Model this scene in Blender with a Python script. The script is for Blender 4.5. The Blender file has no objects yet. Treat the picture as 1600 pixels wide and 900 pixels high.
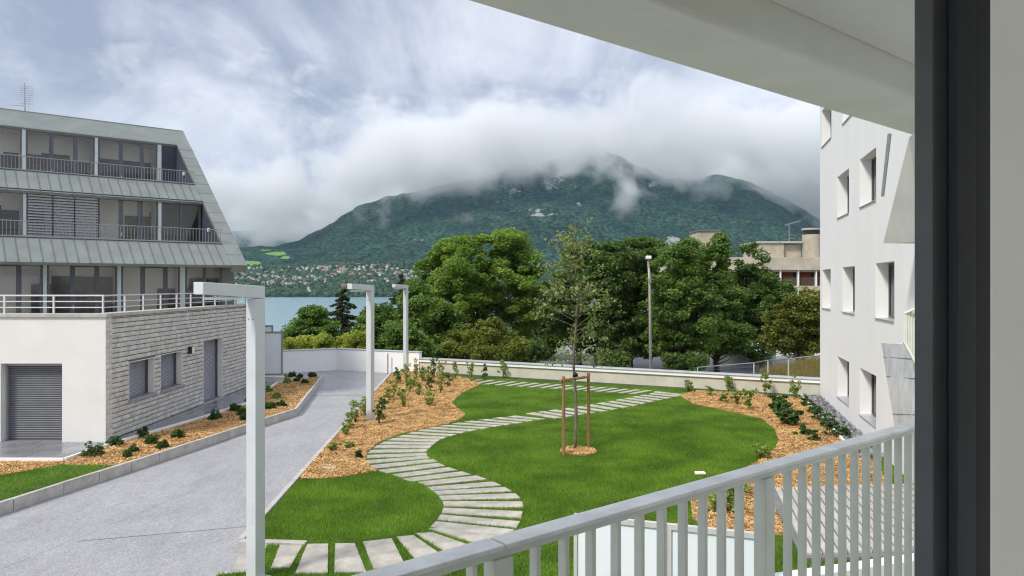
import bpy, math, random
import numpy as np
from mathutils import Vector, Matrix
random.seed(7); rng = np.random.default_rng(7)
S = bpy.context.scene
C = S.collection
F = 1150.0; HZ = 445.0; H = 4.6            # focal length in photo pixels, horizon row, eye height above the garden

# ------------------------------------------------------------------ camera
cd = bpy.data.cameras.new('camera'); cam = bpy.data.objects.new('camera', cd); C.objects.link(cam)
cam.location = (0, 0, H); cam.rotation_euler = (math.radians(90), 0, 0)
cd.sensor_width = 36; cd.lens = 36 * F / 1600; cd.shift_y = -(450 - HZ) / 1600
cd.clip_start = 0.05; cd.clip_end = 60000
S.camera = cam

# ------------------------------------------------------------------ world: overcast sky
SUN_EL, SUN_AZ = 46.0, 226.0               # sun behind the viewer, to the left (azimuth clockwise from +Y)
W = bpy.data.worlds.new('World'); S.world = W; W.use_nodes = True
nt = W.node_tree; nt.nodes.clear()
def wn(t, **k):
    n = nt.nodes.new(t)
    for a, b in k.items(): setattr(n, a, b)
    return n
L = nt.links.new
tc = wn('ShaderNodeTexCoord')
sky = wn('ShaderNodeTexSky', sky_type='NISHITA', sun_disc=False)
sky.sun_elevation = math.radians(SUN_EL); sky.sun_rotation = math.radians(SUN_AZ)
skm = wn('ShaderNodeVectorMath', operation='SCALE'); skm.inputs['Scale'].default_value = 0.10
L(sky.outputs[0], skm.inputs[0])
# flatten clouds towards the horizon: direction / (z + 0.12)
sep = wn('ShaderNodeSeparateXYZ'); L(tc.outputs['Generated'], sep.inputs[0])
za = wn('ShaderNodeMath', operation='MAXIMUM'); L(sep.outputs['Z'], za.inputs[0]); za.inputs[1].default_value = 0.0
zb = wn('ShaderNodeMath', operation='ADD'); L(za.outputs[0], zb.inputs[0]); zb.inputs[1].default_value = 0.14
dx = wn('ShaderNodeMath', operation='DIVIDE'); L(sep.outputs['X'], dx.inputs[0]); L(zb.outputs[0], dx.inputs[1])
dy = wn('ShaderNodeMath', operation='DIVIDE'); L(sep.outputs['Y'], dy.inputs[0]); L(zb.outputs[0], dy.inputs[1])
cmb = wn('ShaderNodeCombineXYZ'); L(dx.outputs[0], cmb.inputs[0]); L(dy.outputs[0], cmb.inputs[1])
n1 = wn('ShaderNodeTexNoise'); L(cmb.outputs[0], n1.inputs['Vector'])
n1.inputs['Scale'].default_value = 0.95; n1.inputs['Detail'].default_value = 10; n1.inputs['Roughness'].default_value = 0.60; n1.inputs['Distortion'].default_value = 0.45
n2 = wn('ShaderNodeTexNoise'); L(tc.outputs['Generated'], n2.inputs['Vector'])
n2.inputs['Scale'].default_value = 4.5; n2.inputs['Detail'].default_value = 10; n2.inputs['Roughness'].default_value = 0.58; n2.inputs['Distortion'].default_value = 0.5
mxn = wn('ShaderNodeMix', data_type='FLOAT'); mxn.inputs[0].default_value = 0.56
L(n1.outputs[0], mxn.inputs[2]); L(n2.outputs[0], mxn.inputs[3])
cr = wn('ShaderNodeValToRGB'); L(mxn.outputs[0], cr.inputs[0])
cr.color_ramp.interpolation = 'B_SPLINE'
e = cr.color_ramp.elements
e[0].position = 0.41; e[0].color = (0.31, 0.34, 0.45, 1)
e[1].position = 0.60; e[1].color = (0.84, 0.86, 0.90, 1)
for p, c in ((0.46, (0.43, 0.455, 0.56, 1)), (0.505, (0.56, 0.58, 0.67, 1)), (0.56, (0.72, 0.74, 0.82, 1))):
    q = e.new(p); q.color = c
# pale bank of cloud low over the horizon
hz = wn('ShaderNodeMapRange'); L(sep.outputs['Z'], hz.inputs[0])
hz.inputs[1].default_value = 0.02; hz.inputs[2].default_value = 0.25; hz.inputs[3].default_value = 0.5; hz.inputs[4].default_value = 0.0
mh = wn('ShaderNodeMix', data_type='RGBA'); L(hz.outputs[0], mh.inputs[0]); L(cr.outputs[0], mh.inputs[6]); mh.inputs[7].default_value = (0.62, 0.65, 0.72, 1)
msky = wn('ShaderNodeMix', data_type='RGBA'); msky.inputs[0].default_value = 0.9
L(skm.outputs[0], msky.inputs[6]); L(mh.outputs[2], msky.inputs[7])
# higher sky is brighter than what the frame shows (thin cloud overhead)
up = wn('ShaderNodeMapRange'); L(sep.outputs['Z'], up.inputs[0])
up.inputs[1].default_value = 0.35; up.inputs[2].default_value = 0.9; up.inputs[3].default_value = 1.0; up.inputs[4].default_value = 1.45
bg = wn('ShaderNodeBackground'); L(msky.outputs[2], bg.inputs[0]); ws = wn('ShaderNodeMath', operation='MULTIPLY'); ws.inputs[1].default_value = 0.86; L(up.outputs[0], ws.inputs[0]); L(ws.outputs[0], bg.inputs[1])
out = wn('ShaderNodeOutputWorld'); L(bg.outputs[0], out.inputs[0])

sl = bpy.data.lights.new('sun', 'SUN'); sl.energy = 2.2; sl.angle = math.radians(11); sl.color = (1, 0.94, 0.85)
so = bpy.data.objects.new('sun', sl); C.objects.link(so)
az, el = math.radians(SUN_AZ), math.radians(SUN_EL)
sd = Vector((math.sin(az) * math.cos(el), math.cos(az) * math.cos(el), math.sin(el)))
so.rotation_euler = sd.to_track_quat('Z', 'Y').to_euler()

S.render.engine = 'CYCLES'; S.cycles.pixel_filter_type = 'BLACKMAN_HARRIS'; S.cycles.filter_width = 1.15
S.view_settings.view_transform = 'Standard'; S.view_settings.look = 'None'
S.view_settings.exposure = 0.5; S.view_settings.gamma = 1.0
S.cycles.max_bounces = 10; S.cycles.diffuse_bounces = 3; S.cycles.glossy_bounces = 3
S.cycles.transparent_max_bounces = 12; S.cycles.volume_bounces = 10
S.cycles.volume_step_rate = 0.35; S.cycles.volume_max_steps = 160

# ------------------------------------------------------------------ helpers
def g(px, py, z=0.0):
    """point at height z that stands where the photo row/column meets it"""
    Y = (H - z) * F / (py - HZ); return ((px - 800) / F * Y, Y, z)
def at(px, py, Y):
    return ((px - 800) / F * Y, Y, H + (HZ - py) / F * Y)

def tag(o, label=None, cat=None, group=None, kind=None):
    if label: o['label'] = label
    if cat:
        o['category'] = cat
        if not kind: o['kind'] = 'thing'
    if group: o['group'] = group
    if kind: o['kind'] = kind
    return o
def thing(name, label, cat, loc=(0, 0, 0), group=None):
    o = bpy.data.objects.new(name, None); C.objects.link(o); o.location = loc; o.empty_display_size = 0.1
    return tag(o, label, cat, group)
def link(name, me, mat, parent=None):
    o = bpy.data.objects.new(name, me); C.objects.link(o)
    mats = mat if isinstance(mat, (list, tuple)) else [mat]
    for m in mats: me.materials.append(m)
    if parent:
        o.parent = parent
        p = parent; off = Vector((0, 0, 0))
        while p: off += p.location; p = p.parent
        o.location = -off                     # meshes are written in world coordinates
    return o

class MB:
    def __init__(s): s.v = []; s.f = []; s.m = []; s.T = None; s.sm = False
    def pt(s, p): return tuple(s.T(*p)) if s.T else tuple(p)
    def add(s, vs, fs, mi=0):
        b = len(s.v); s.v += [s.pt(p) for p in vs]
        for f in fs: s.f.append([b + i for i in f]); s.m.append(mi)
        return s
    def box(s, x0, x1, y0, y1, z0, z1, mi=0):
        return s.add([(x0,y0,z0),(x1,y0,z0),(x1,y1,z0),(x0,y1,z0),(x0,y0,z1),(x1,y0,z1),(x1,y1,z1),(x0,y1,z1)],
              [(0,3,2,1),(4,5,6,7),(0,1,5,4),(1,2,6,5),(2,3,7,6),(3,0,4,7)], mi)
    def prism(s, poly, z0, z1, mi=0, top=True):
        n = len(poly); v = [(p[0], p[1], z0) for p in poly] + [(p[0], p[1], z1) for p in poly]
        f = [[i, (i+1) % n, n+(i+1) % n, n+i] for i in range(n)]
        f.append(list(range(n))[::-1]); f.append([n+i for i in range(n)])
        return s.add(v, f, mi)
    def tube(s, pts, rads, n=8, mi=0):
        pts = [Vector(p) for p in pts]; rings = []; vs = []; fs = []
        for i, p in enumerate(pts):
            d = (pts[min(i+1, len(pts)-1)] - pts[max(i-1, 0)]).normalized()
            a = d.orthogonal().normalized() if abs(d.z) < 0.99 else Vector((1, 0, 0)); b = d.cross(a)
            for k in range(n):
                t = 2*math.pi*k/n; vs.append(tuple(p + (a*math.cos(t) + b*math.sin(t)) * rads[i]))
        for i in range(len(pts)-1):
            for k in range(n):
                fs.append([i*n+k, i*n+(k+1) % n, (i+1)*n+(k+1) % n, (i+1)*n+k])
        fs.append(list(range(n))[::-1]); fs.append([(len(pts)-1)*n+k for k in range(n)])
        return s.add(vs, fs, mi)
    def wall(s, u0, u1, z0, z1, n0, n1, holes, mi=0):
        """flat wall with rectangular holes in (u, n, z); holes = [(u0,u1,z0,z1)]"""
        us = sorted({u0, u1, *[h[0] for h in holes], *[h[1] for h in holes]}); us = [u for u in us if u0 <= u <= u1]
        zs = sorted({z0, z1, *[h[2] for h in holes], *[h[3] for h in holes]}); zs = [z for z in zs if z0 <= z <= z1]
        def full(i, j):
            if i < 0 or j < 0 or i >= len(us)-1 or j >= len(zs)-1: return False
            cu, cz = (us[i]+us[i+1])/2, (zs[j]+zs[j+1])/2
            return not any(h[0] < cu < h[1] and h[2] < cz < h[3] for h in holes)
        for i in range(len(us)-1):
            for j in range(len(zs)-1):
                if not full(i, j): continue
                a, b, c, d = us[i], us[i+1], zs[j], zs[j+1]
                s.add([(a,n0,c),(b,n0,c),(b,n0,d),(a,n0,d)], [(0,1,2,3)], mi)
                s.add([(a,n1,c),(b,n1,c),(b,n1,d),(a,n1,d)], [(3,2,1,0)], mi)
                if not full(i-1, j): s.add([(a,n0,c),(a,n1,c),(a,n1,d),(a,n0,d)], [(3,2,1,0)], mi)
                if not full(i+1, j): s.add([(b,n0,c),(b,n1,c),(b,n1,d),(b,n0,d)], [(0,1,2,3)], mi)
                if not full(i, j-1): s.add([(a,n0,c),(b,n0,c),(b,n1,c),(a,n1,c)], [(3,2,1,0)], mi)
                if not full(i, j+1): s.add([(a,n0,d),(b,n0,d),(b,n1,d),(a,n1,d)], [(0,1,2,3)], mi)
        return s
    def build(s, name, mat, parent=None, bevel=0.0, smooth=False):
        me = bpy.data.meshes.new(name); me.from_pydata(s.v, [], s.f)
        if any(s.m): me.polygons.foreach_set('material_index', s.m)
        if smooth: me.polygons.foreach_set('use_smooth', [True]*len(s.f))
        me.update(); o = link(name, me, mat, parent)
        if bevel:
            b = o.modifiers.new('bevel', 'BEVEL'); b.width = bevel; b.segments = 2; b.limit_method = 'ANGLE'
        return o

def npmesh(name, verts, quads, mat, parent=None, k=4, smooth=False):
    """fast mesh from numpy: verts (N,3), faces (M,k)"""
    me = bpy.data.meshes.new(name); n = len(verts); m = len(quads)
    me.vertices.add(n); me.vertices.foreach_set('co', np.ascontiguousarray(verts, dtype=np.float32).ravel())
    me.loops.add(m*k); me.loops.foreach_set('vertex_index', np.ascontiguousarray(quads, dtype=np.int32).ravel())
    me.polygons.add(m); me.polygons.foreach_set('loop_start', np.arange(m, dtype=np.int32)*k)
    if smooth: me.polygons.foreach_set('use_smooth', np.ones(m, dtype=bool))
    me.update(calc_edges=True); me.validate()
    return link(name, me, mat, parent)

def inpoly(P, poly):
    x, y = P[:, 0], P[:, 1]; r = np.zeros(len(P), bool); n = len(poly)
    for i in range(n):
        x0, y0 = poly[i][:2]; x1, y1 = poly[(i+1) % n][:2]
        if y0 == y1: continue
        c = ((y0 > y) != (y1 > y)) & (x < (x1-x0)*(y-y0)/(y1-y0)+x0); r ^= c
    return r

# value noise for heights
def vnoise(x, y, seed=0):
    def h(i, j):
        v = np.sin(i*127.1 + j*311.7 + seed*74.7)*43758.5453; return v - np.floor(v)
    i = np.floor(x); j = np.floor(y); fx = x-i; fy = y-j; fx = fx*fx*(3-2*fx); fy = fy*fy*(3-2*fy)
    return (h(i,j)*(1-fx)+h(i+1,j)*fx)*(1-fy) + (h(i,j+1)*(1-fx)+h(i+1,j+1)*fx)*fy
def fbm(x, y, o=5, seed=0):
    t = 0; a = .5
    for k in range(o): t = t + a*vnoise(x*2**k, y*2**k, seed+k); a *= .5
    return t

# ------------------------------------------------------------------ materials
def mat(name, col, rough=0.7, metal=0.0, var=0.12, vscale=2.0, bump=0.0, bscale=40.0, spec=0.5, col2=None, detail=6, coord='Object', stretch=None, bdist=0.01):
    m = bpy.data.materials.new(name); m.use_nodes = True; t = m.node_tree; p = t.nodes['Principled BSDF']
    p.inputs['Roughness'].default_value = rough; p.inputs['Metallic'].default_value = metal
    p.inputs['Specular IOR Level'].default_value = spec
    c2 = col2 or tuple(max(0, c*(1-2.2*var)) for c in col); c1 = col if col2 else tuple(min(1, c*(1+var)) for c in col)
    tcn = t.nodes.new('ShaderNodeTexCoord'); src = tcn.outputs[coord]
    if stretch:
        mp = t.nodes.new('ShaderNodeMapping'); mp.inputs['Scale'].default_value = stretch; t.links.new(src, mp.inputs[0]); src = mp.outputs[0]
    n = t.nodes.new('ShaderNodeTexNoise'); n.inputs['Scale'].default_value = vscale; n.inputs['Detail'].default_value = detail; n.inputs['Roughness'].default_value = 0.6
    t.links.new(src, n.inputs['Vector'])
    r = t.nodes.new('ShaderNodeValToRGB'); r.color_ramp.elements[0].position = .33; r.color_ramp.elements[1].position = .67
    r.color_ramp.elements[0].color = (*c2, 1); r.color_ramp.elements[1].color = (*c1, 1)
    t.links.new(n.outputs[0], r.inputs[0]); t.links.new(r.outputs[0], p.inputs['Base Color'])
    if bump:
        nb = t.nodes.new('ShaderNodeTexNoise'); nb.inputs['Scale'].default_value = bscale; nb.inputs['Detail'].default_value = 5
        t.links.new(src, nb.inputs['Vector'])
        b = t.nodes.new('ShaderNodeBump'); b.inputs['Strength'].default_value = bump; b.inputs['Distance'].default_value = bdist
        t.links.new(nb.outputs[0], b.inputs['Height']); t.links.new(b.outputs[0], p.inputs['Normal'])
    return m

def leafmat(name, dark, light, trans=0.35, rough=0.55, clump=0.0):
    m = bpy.data.materials.new(name); m.use_nodes = True; t = m.node_tree; p = t.nodes['Principled BSDF']
    gmt = t.nodes.new('ShaderNodeNewGeometry'); r = t.nodes.new('ShaderNodeValToRGB')
    r.color_ramp.elements[0].color = (*dark, 1); r.color_ramp.elements[1].color = (*light, 1)
    src = gmt.outputs['Random Per Island']
    if clump:
        tcn = t.nodes.new('ShaderNodeTexCoord'); n = t.nodes.new('ShaderNodeTexNoise'); n.inputs['Scale'].default_value = clump; n.inputs['Detail'].default_value = 3
        t.links.new(tcn.outputs['Object'], n.inputs['Vector'])
        mr = t.nodes.new('ShaderNodeMapRange'); mr.inputs[1].default_value = .35; mr.inputs[2].default_value = .65; t.links.new(n.outputs[0], mr.inputs[0])
        mx = t.nodes.new('ShaderNodeMix'); mx.data_type = 'FLOAT'; mx.inputs[0].default_value = .5
        t.links.new(src, mx.inputs[2]); t.links.new(mr.outputs[0], mx.inputs[3]); src = mx.outputs[0]
    t.links.new(src, r.inputs[0])
    t.links.new(r.outputs[0], p.inputs['Base Color']); p.inputs['Roughness'].default_value = rough; p.inputs['Specular IOR Level'].default_value = .3
    if trans:
        tr = t.nodes.new('ShaderNodeBsdfTranslucent'); ml = t.nodes.new('ShaderNodeVectorMath'); ml.operation = 'MULTIPLY'; ml.inputs[1].default_value = (1.3, 1.5, .6)
        t.links.new(r.outputs[0], ml.inputs[0]); t.links.new(ml.outputs[0], tr.inputs[0])
        ms = t.nodes.new('ShaderNodeMixShader'); ms.inputs[0].default_value = trans
        t.links.new(p.outputs[0], ms.inputs[1]); t.links.new(tr.outputs[0], ms.inputs[2])
        t.links.new(ms.outputs[0], t.nodes['Material Output'].inputs[0])
    return m

def glassmat(name, tint=(0.85, 0.9, 0.9), refl=1.45, base=0.08):
    m = bpy.data.materials.new(name); m.use_nodes = True; t = m.node_tree; t.nodes.remove(t.nodes['Principled BSDF'])
    tr = t.nodes.new('ShaderNodeBsdfTransparent'); tr.inputs[0].default_value = (*tint, 1)
    gl = t.nodes.new('ShaderNodeBsdfGlossy'); gl.inputs['Roughness'].default_value = .03
    fr = t.nodes.new('ShaderNodeFresnel'); fr.inputs[0].default_value = refl
    ad = t.nodes.new('ShaderNodeMath'); ad.operation = 'ADD'; ad.inputs[1].default_value = base; t.links.new(fr.outputs[0], ad.inputs[0])
    ms = t.nodes.new('ShaderNodeMixShader'); t.links.new(ad.outputs[0], ms.inputs[0]); t.links.new(tr.outputs[0], ms.inputs[1]); t.links.new(gl.outputs[0], ms.inputs[2])
    t.links.new(ms.outputs[0], t.nodes['Material Output'].inputs[0]); return m

M = {}
M['lsof'] = mat('loggia_shaded_concrete', (.56,.56,.51), .85, var=.04, vscale=1.5)  # concrete tone darkened to stand in for shade on the loggia wedge
M['skirt'] = mat('wet_pale_zinc', (.80,.82,.84), .3, var=.10, vscale=2.5)
M['render'] = mat('white_render', (.80,.79,.76), .85, var=.025, vscale=1.2, bump=.15, bscale=90)
M['white'] = mat('white_wall_paint', (.90,.90,.885), .8, var=.013, vscale=1.1, stretch=(1,1,.22), bump=.08, bscale=80)
M['soffit'] = mat('soffit_concrete', (.90,.89,.83), .85, var=.03, vscale=3, bump=.1, bscale=120)
M['zinc'] = mat('zinc_cladding', (.245,.275,.25), .42, .25, var=.07, vscale=1.5)
M['zincd'] = mat('zinc_seam', (.17,.19,.19), .5, .3, var=.05)
M['alu'] = mat('grey_window_frame', (.12,.125,.15), .45, .2, var=.05)
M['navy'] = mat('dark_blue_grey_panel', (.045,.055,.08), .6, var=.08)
M['inner'] = mat('interior_wall', (.93,.90,.82), .9, var=.03, vscale=.6)
M['innerd'] = mat('interior_dark_panel', (.06,.06,.065), .5, var=.1)
M['floorin'] = mat('interior_floor', (.55,.50,.42), .5, var=.1)
M['glass'] = glassmat('window_glass', (.985,.99,.985), base=.01)
M['pier'] = mat('pale_pier', (.62,.70,.68), .6, var=.03)
M['rail'] = mat('pale_metal_railing', (.68,.68,.66), .45, .2, var=.03)
M['raild'] = mat('grey_metal_railing', (.33,.34,.35), .45, .4, var=.03)
M['lamp'] = mat('lamp_paint', (.62,.65,.66), .5, .1, var=.025, vscale=3)
M['bal'] = mat('railing_paint', (.68,.71,.62), .45, .1, var=.04, vscale=6, bump=.03, bscale=60)
M['cap'] = mat('railing_cap', (.82,.83,.80), .3, .1, var=.10, vscale=9, bump=.03, bscale=30)
M['frame'] = mat('dark_door_frame', (.12,.125,.135), .38, .2, var=.08, vscale=10, bump=.05, bscale=200)
M['rubber'] = mat('black_rubber', (.008,.008,.009), .7, var=.1)
M['plaster'] = mat('interior_plaster', (.85,.84,.77), .9, var=.02, vscale=6, bump=.05, bscale=150)
M['kerb'] = mat('concrete_kerb', (.52,.50,.46), .85, var=.10, vscale=3, bump=.3, bscale=60)
M['slab'] = mat('path_slab', (.47,.445,.385), .85, var=.16, vscale=2.2, bump=.4, bscale=45, detail=8)
M['coping'] = mat('metal_coping', (.52,.55,.58), .4, .3, var=.05)
M['wallcream'] = mat('cream_render', (.60,.57,.48), .9, var=.06, vscale=1.5, bump=.1, bscale=60)
M['mulch'] = mat('mulch_bed', (.58,.36,.17), .95, var=.25, vscale=14, bump=1, bscale=30, col2=(.28,.15,.06), bdist=.03)
M['soil'] = mat('terrain_soil', (.07,.10,.035), .95, var=.3, vscale=.4, bump=.5, bscale=3)
M['lawnb'] = mat('lawn_ground', (.06,.13,.015), .95, var=.25, vscale=2, bump=.6, bscale=60)
M['bark'] = mat('tree_bark', (.12,.09,.065), .9, var=.25, vscale=8, bump=.6, bscale=25, stretch=(1,1,.25))
M['barkg'] = mat('young_bark', (.20,.17,.13), .9, var=.25, vscale=14, bump=.6, bscale=50, stretch=(1,1,.25))
M['stake'] = mat('wooden_stake', (.33,.19,.085), .85, var=.2, vscale=12, bump=.4, bscale=60, stretch=(1,1,.12))
M['pole'] = mat('weathered_pole', (.48,.44,.38), .85, var=.15, vscale=5, stretch=(1,1,.1), bump=.3, bscale=40)
M['shut'] = mat('shutter_slats', (.36,.37,.42), .45, .2, var=.03)
M['garage'] = mat('garage_slats', (.24,.25,.27), .42, .3, var=.05)
M['frost'] = mat('frosted_glass', (.84,.92,.96), .5, var=.02, vscale=.7)
M['black'] = mat('black_lamp_body', (.02,.02,.022), .4, var=.1)
M['concrete'] = mat('beige_concrete', (.50,.45,.35), .9, var=.12, vscale=.5, bump=.1, bscale=10)
M['concgrey'] = mat('grey_concrete', (.36,.36,.34), .9, var=.12, vscale=.4)
M['redp'] = mat('red_loggia_panel', (.72,.15,.06), .7, var=.1)
M['woodd'] = mat('dark_wood_balcony', (.08,.05,.035), .8, var=.2, vscale=3)
M['street'] = mat('street_asphalt', (.24,.245,.25), .8, var=.12, vscale=.3)
M['stone'] = leafmat('gravel_stones', (.03,.035,.04), (.34,.345,.345), 0, .8)
M['chip'] = leafmat('mulch_chips', (.33,.165,.055), (.92,.62,.27), 0, .85, clump=2.2)
M['grass'] = leafmat('grass_blades', (.055,.135,.008), (.28,.44,.045), .38, .6, clump=.7)
M['dry'] = leafmat('dry_grass', (.15,.12,.03), (.42,.34,.13), .3, .7)

# ---- road: brushed pale concrete
def roadmat():
    m = mat('road_concrete', (.40,.402,.41), .75, var=.04, vscale=.5, bump=.8, bscale=32, bdist=.02)
    t = m.node_tree; p = t.nodes['Principled BSDF']
    tcn = t.nodes.new('ShaderNodeTexCoord'); mp = t.nodes.new('ShaderNodeMapping'); mp.inputs['Rotation'].default_value = (0,0,.5); mp.inputs['Scale'].default_value = (1,.35,1)
    t.links.new(tcn.outputs['Object'], mp.inputs[0])
    n = t.nodes.new('ShaderNodeTexNoise'); n.inputs['Scale'].default_value = 2.6; n.inputs['Detail'].default_value = 10; n.inputs['Roughness'].default_value = .82; n.inputs['Distortion'].default_value = .8
    t.links.new(mp.outputs[0], n.inputs[0])
    v = t.nodes.new('ShaderNodeTexNoise'); v.inputs['Scale'].default_value = 26; v.inputs['Detail'].default_value = 4; t.links.new(tcn.outputs['Object'], v.inputs[0])
    a = t.nodes.new('ShaderNodeMapRange'); a.inputs[1].default_value = .35; a.inputs[2].default_value = .65; a.inputs[3].default_value = .80; a.inputs[4].default_value = 1.05; t.links.new(n.outputs[0], a.inputs[0])
    b = t.nodes.new('ShaderNodeMapRange'); b.inputs[1].default_value = .3; b.inputs[2].default_value = .7; b.inputs[3].default_value = .78; b.inputs[4].default_value = 1.18; t.links.new(v.outputs[0], b.inputs[0])
    ml = t.nodes.new('ShaderNodeMath'); ml.operation = 'MULTIPLY'; t.links.new(a.outputs[0], ml.inputs[0]); t.links.new(b.outputs[0], ml.inputs[1])
    base = p.inputs['Base Color'].links[0].from_socket
    sc = t.nodes.new('ShaderNodeVectorMath'); sc.operation = 'SCALE'; t.links.new(base, sc.inputs[0]); t.links.new(ml.outputs[0], sc.inputs['Scale'])
    t.links.new(sc.outputs[0], p.inputs['Base Color']); return m
M['road'] = roadmat(); M['roadj'] = mat('road_joint_line', (.22,.22,.22), .9, var=.3, vscale=9)

# ---- polished wet tiles
def tilemat():
    m = bpy.data.materials.new('wet_grey_tiles'); m.use_nodes = True; t = m.node_tree; p = t.nodes['Principled BSDF']
    tcn = t.nodes.new('ShaderNodeTexCoord'); br = t.nodes.new('ShaderNodeTexBrick'); t.links.new(tcn.outputs['Object'], br.inputs[0])
    br.inputs['Scale'].default_value = 1.0; br.inputs['Brick Width'].default_value = .9; br.inputs['Row Height'].default_value = .9; br.inputs['Mortar Size'].default_value = .012
    br.inputs['Color1'].default_value = (.21,.215,.23,1); br.inputs['Color2'].default_value = (.27,.27,.285,1); br.inputs['Mortar'].default_value = (.12,.12,.13,1)
    t.links.new(br.outputs[0], p.inputs['Base Color'])
    n = t.nodes.new('ShaderNodeTexNoise'); n.inputs['Scale'].default_value = 1.2; t.links.new(tcn.outputs['Object'], n.inputs[0])
    mr = t.nodes.new('ShaderNodeMapRange'); mr.inputs[1].default_value = .4; mr.inputs[2].default_value = .6; mr.inputs[3].default_value = .06; mr.inputs[4].default_value = .4; t.links.new(n.outputs[0], mr.inputs[0])
    t.links.new(mr.outputs[0], p.inputs['Roughness']); return m
M['tile'] = tilemat()

# ---- split-face stone blocks
def stonemat():
    m = mat('split_stone_blocks', (.66,.64,.60), .9, var=.12, vscale=5, bump=1.0, bscale=14, bdist=.035)
    return m
M['split'] = stonemat()
M['joint'] = mat('stone_joint', (.22,.22,.21), .95, var=.1)

# ---- forested mountain
def hillmat():
    m = bpy.data.materials.new('forested_slope'); m.use_nodes = True; t = m.node_tree; p = t.nodes['Principled BSDF']
    p.inputs['Roughness'].default_value = .95; p.inputs['Specular IOR Level'].default_value = .1
    N = t.nodes.new; K = t.links.new
    tcn = N('ShaderNodeTexCoord')
    n1 = N('ShaderNodeTexNoise'); n1.inputs['Scale'].default_value = .006; n1.inputs['Detail'].default_value = 8; n1.inputs['Roughness'].default_value = .65; K(tcn.outputs['Object'], n1.inputs[0])
    vo = N('ShaderNodeTexVoronoi'); vo.inputs['Scale'].default_value = .045; vo.inputs['Randomness'].default_value = 1; K(tcn.outputs['Object'], vo.inputs[0])
    n3 = N('ShaderNodeTexNoise'); n3.inputs['Scale'].default_value = .05; n3.inputs['Detail'].default_value = 4; n3.inputs['Roughness'].default_value = .7; K(tcn.outputs['Object'], n3.inputs[0])
    r = N('ShaderNodeValToRGB'); K(n1.outputs[0], r.inputs[0])
    r.color_ramp.elements[0].position = .36; r.color_ramp.elements[0].color = (.009,.030,.016,1)
    r.color_ramp.elements[1].position = .66; r.color_ramp.elements[1].color = (.044,.105,.050,1)
    vr = N('ShaderNodeMapRange'); K(vo.outputs['Distance'], vr.inputs[0]); vr.inputs[1].default_value = 0; vr.inputs[2].default_value = .75; vr.inputs[3].default_value = 1.7; vr.inputs[4].default_value = .2
    n3r = N('ShaderNodeMapRange'); K(n3.outputs[0], n3r.inputs[0]); n3r.inputs[1].default_value = .3; n3r.inputs[2].default_value = .7; n3r.inputs[3].default_value = .5; n3r.inputs[4].default_value = 1.5
    mm = N('ShaderNodeMath'); mm.operation = 'MULTIPLY'; K(vr.outputs[0], mm.inputs[0]); K(n3r.outputs[0], mm.inputs[1])
    sc = N('ShaderNodeVectorMath'); sc.operation = 'SCALE'; K(r.outputs[0], sc.inputs[0]); K(mm.outputs[0], sc.inputs['Scale'])
    # rock
    ra = N('ShaderNodeAttribute'); ra.attribute_name = 'rock'
    mp = N('ShaderNodeMapping'); mp.inputs['Scale'].default_value = (1, .6, .45); mp.inputs['Rotation'].default_value = (0, .5, 0); K(tcn.outputs['Object'], mp.inputs[0])
    n4 = N('ShaderNodeTexNoise'); n4.inputs['Scale'].default_value = .022; n4.inputs['Detail'].default_value = 7; n4.inputs['Roughness'].default_value = .75; K(mp.outputs[0], n4.inputs[0])
    ad = N('ShaderNodeMath'); ad.operation = 'MULTIPLY_ADD'; K(ra.outputs['Fac'], ad.inputs[0]); ad.inputs[1].default_value = .30; K(n4.outputs[0], ad.inputs[2])
    st = N('ShaderNodeMapRange'); K(ad.outputs[0], st.inputs[0]); st.inputs[1].default_value = .735; st.inputs[2].default_value = .80
    rk = N('ShaderNodeMix'); rk.data_type = 'RGBA'; K(n3.outputs[0], rk.inputs[0]); rk.inputs[6].default_value = (.16,.15,.14,1); rk.inputs[7].default_value = (.50,.48,.44,1)
    mx = N('ShaderNodeMix'); mx.data_type = 'RGBA'; K(st.outputs[0], mx.inputs[0]); K(sc.outputs[0], mx.inputs[6]); K(rk.outputs[2], mx.inputs[7])
    # meadow
    fa = N('ShaderNodeAttribute'); fa.attribute_name = 'field'
    n5 = N('ShaderNodeTexNoise'); n5.inputs['Scale'].default_value = .02; n5.inputs['Detail'].default_value = 3; K(tcn.outputs['Object'], n5.inputs[0])
    fd = N('ShaderNodeMath'); fd.operation = 'MULTIPLY_ADD'; K(n5.outputs[0], fd.inputs[0]); fd.inputs[1].default_value = .5; K(fa.outputs['Fac'], fd.inputs[2])
    fs = N('ShaderNodeMapRange'); K(fd.outputs[0], fs.inputs[0]); fs.inputs[1].default_value = .72; fs.inputs[2].default_value = .76
    mf = N('ShaderNodeMix'); mf.data_type = 'RGBA'; K(fs.outputs[0], mf.inputs[0]); K(mx.outputs[2], mf.inputs[6]); mf.inputs[7].default_value = (.16,.30,.06,1)
    K(mf.outputs[2], p.inputs['Base Color'])
    hh = N('ShaderNodeMath'); hh.operation = 'ADD'; K(vo.outputs['Distance'], hh.inputs[0]); K(n4.outputs[0], hh.inputs[1])
    b = N('ShaderNodeBump'); b.invert = True; b.inputs['Strength'].default_value = .9; b.inputs['Distance'].default_value = 12; K(vo.outputs['Distance'], b.inputs['Height']); K(b.outputs[0], p.inputs['Normal'])
    return m
M['hill'] = hillmat()

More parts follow.
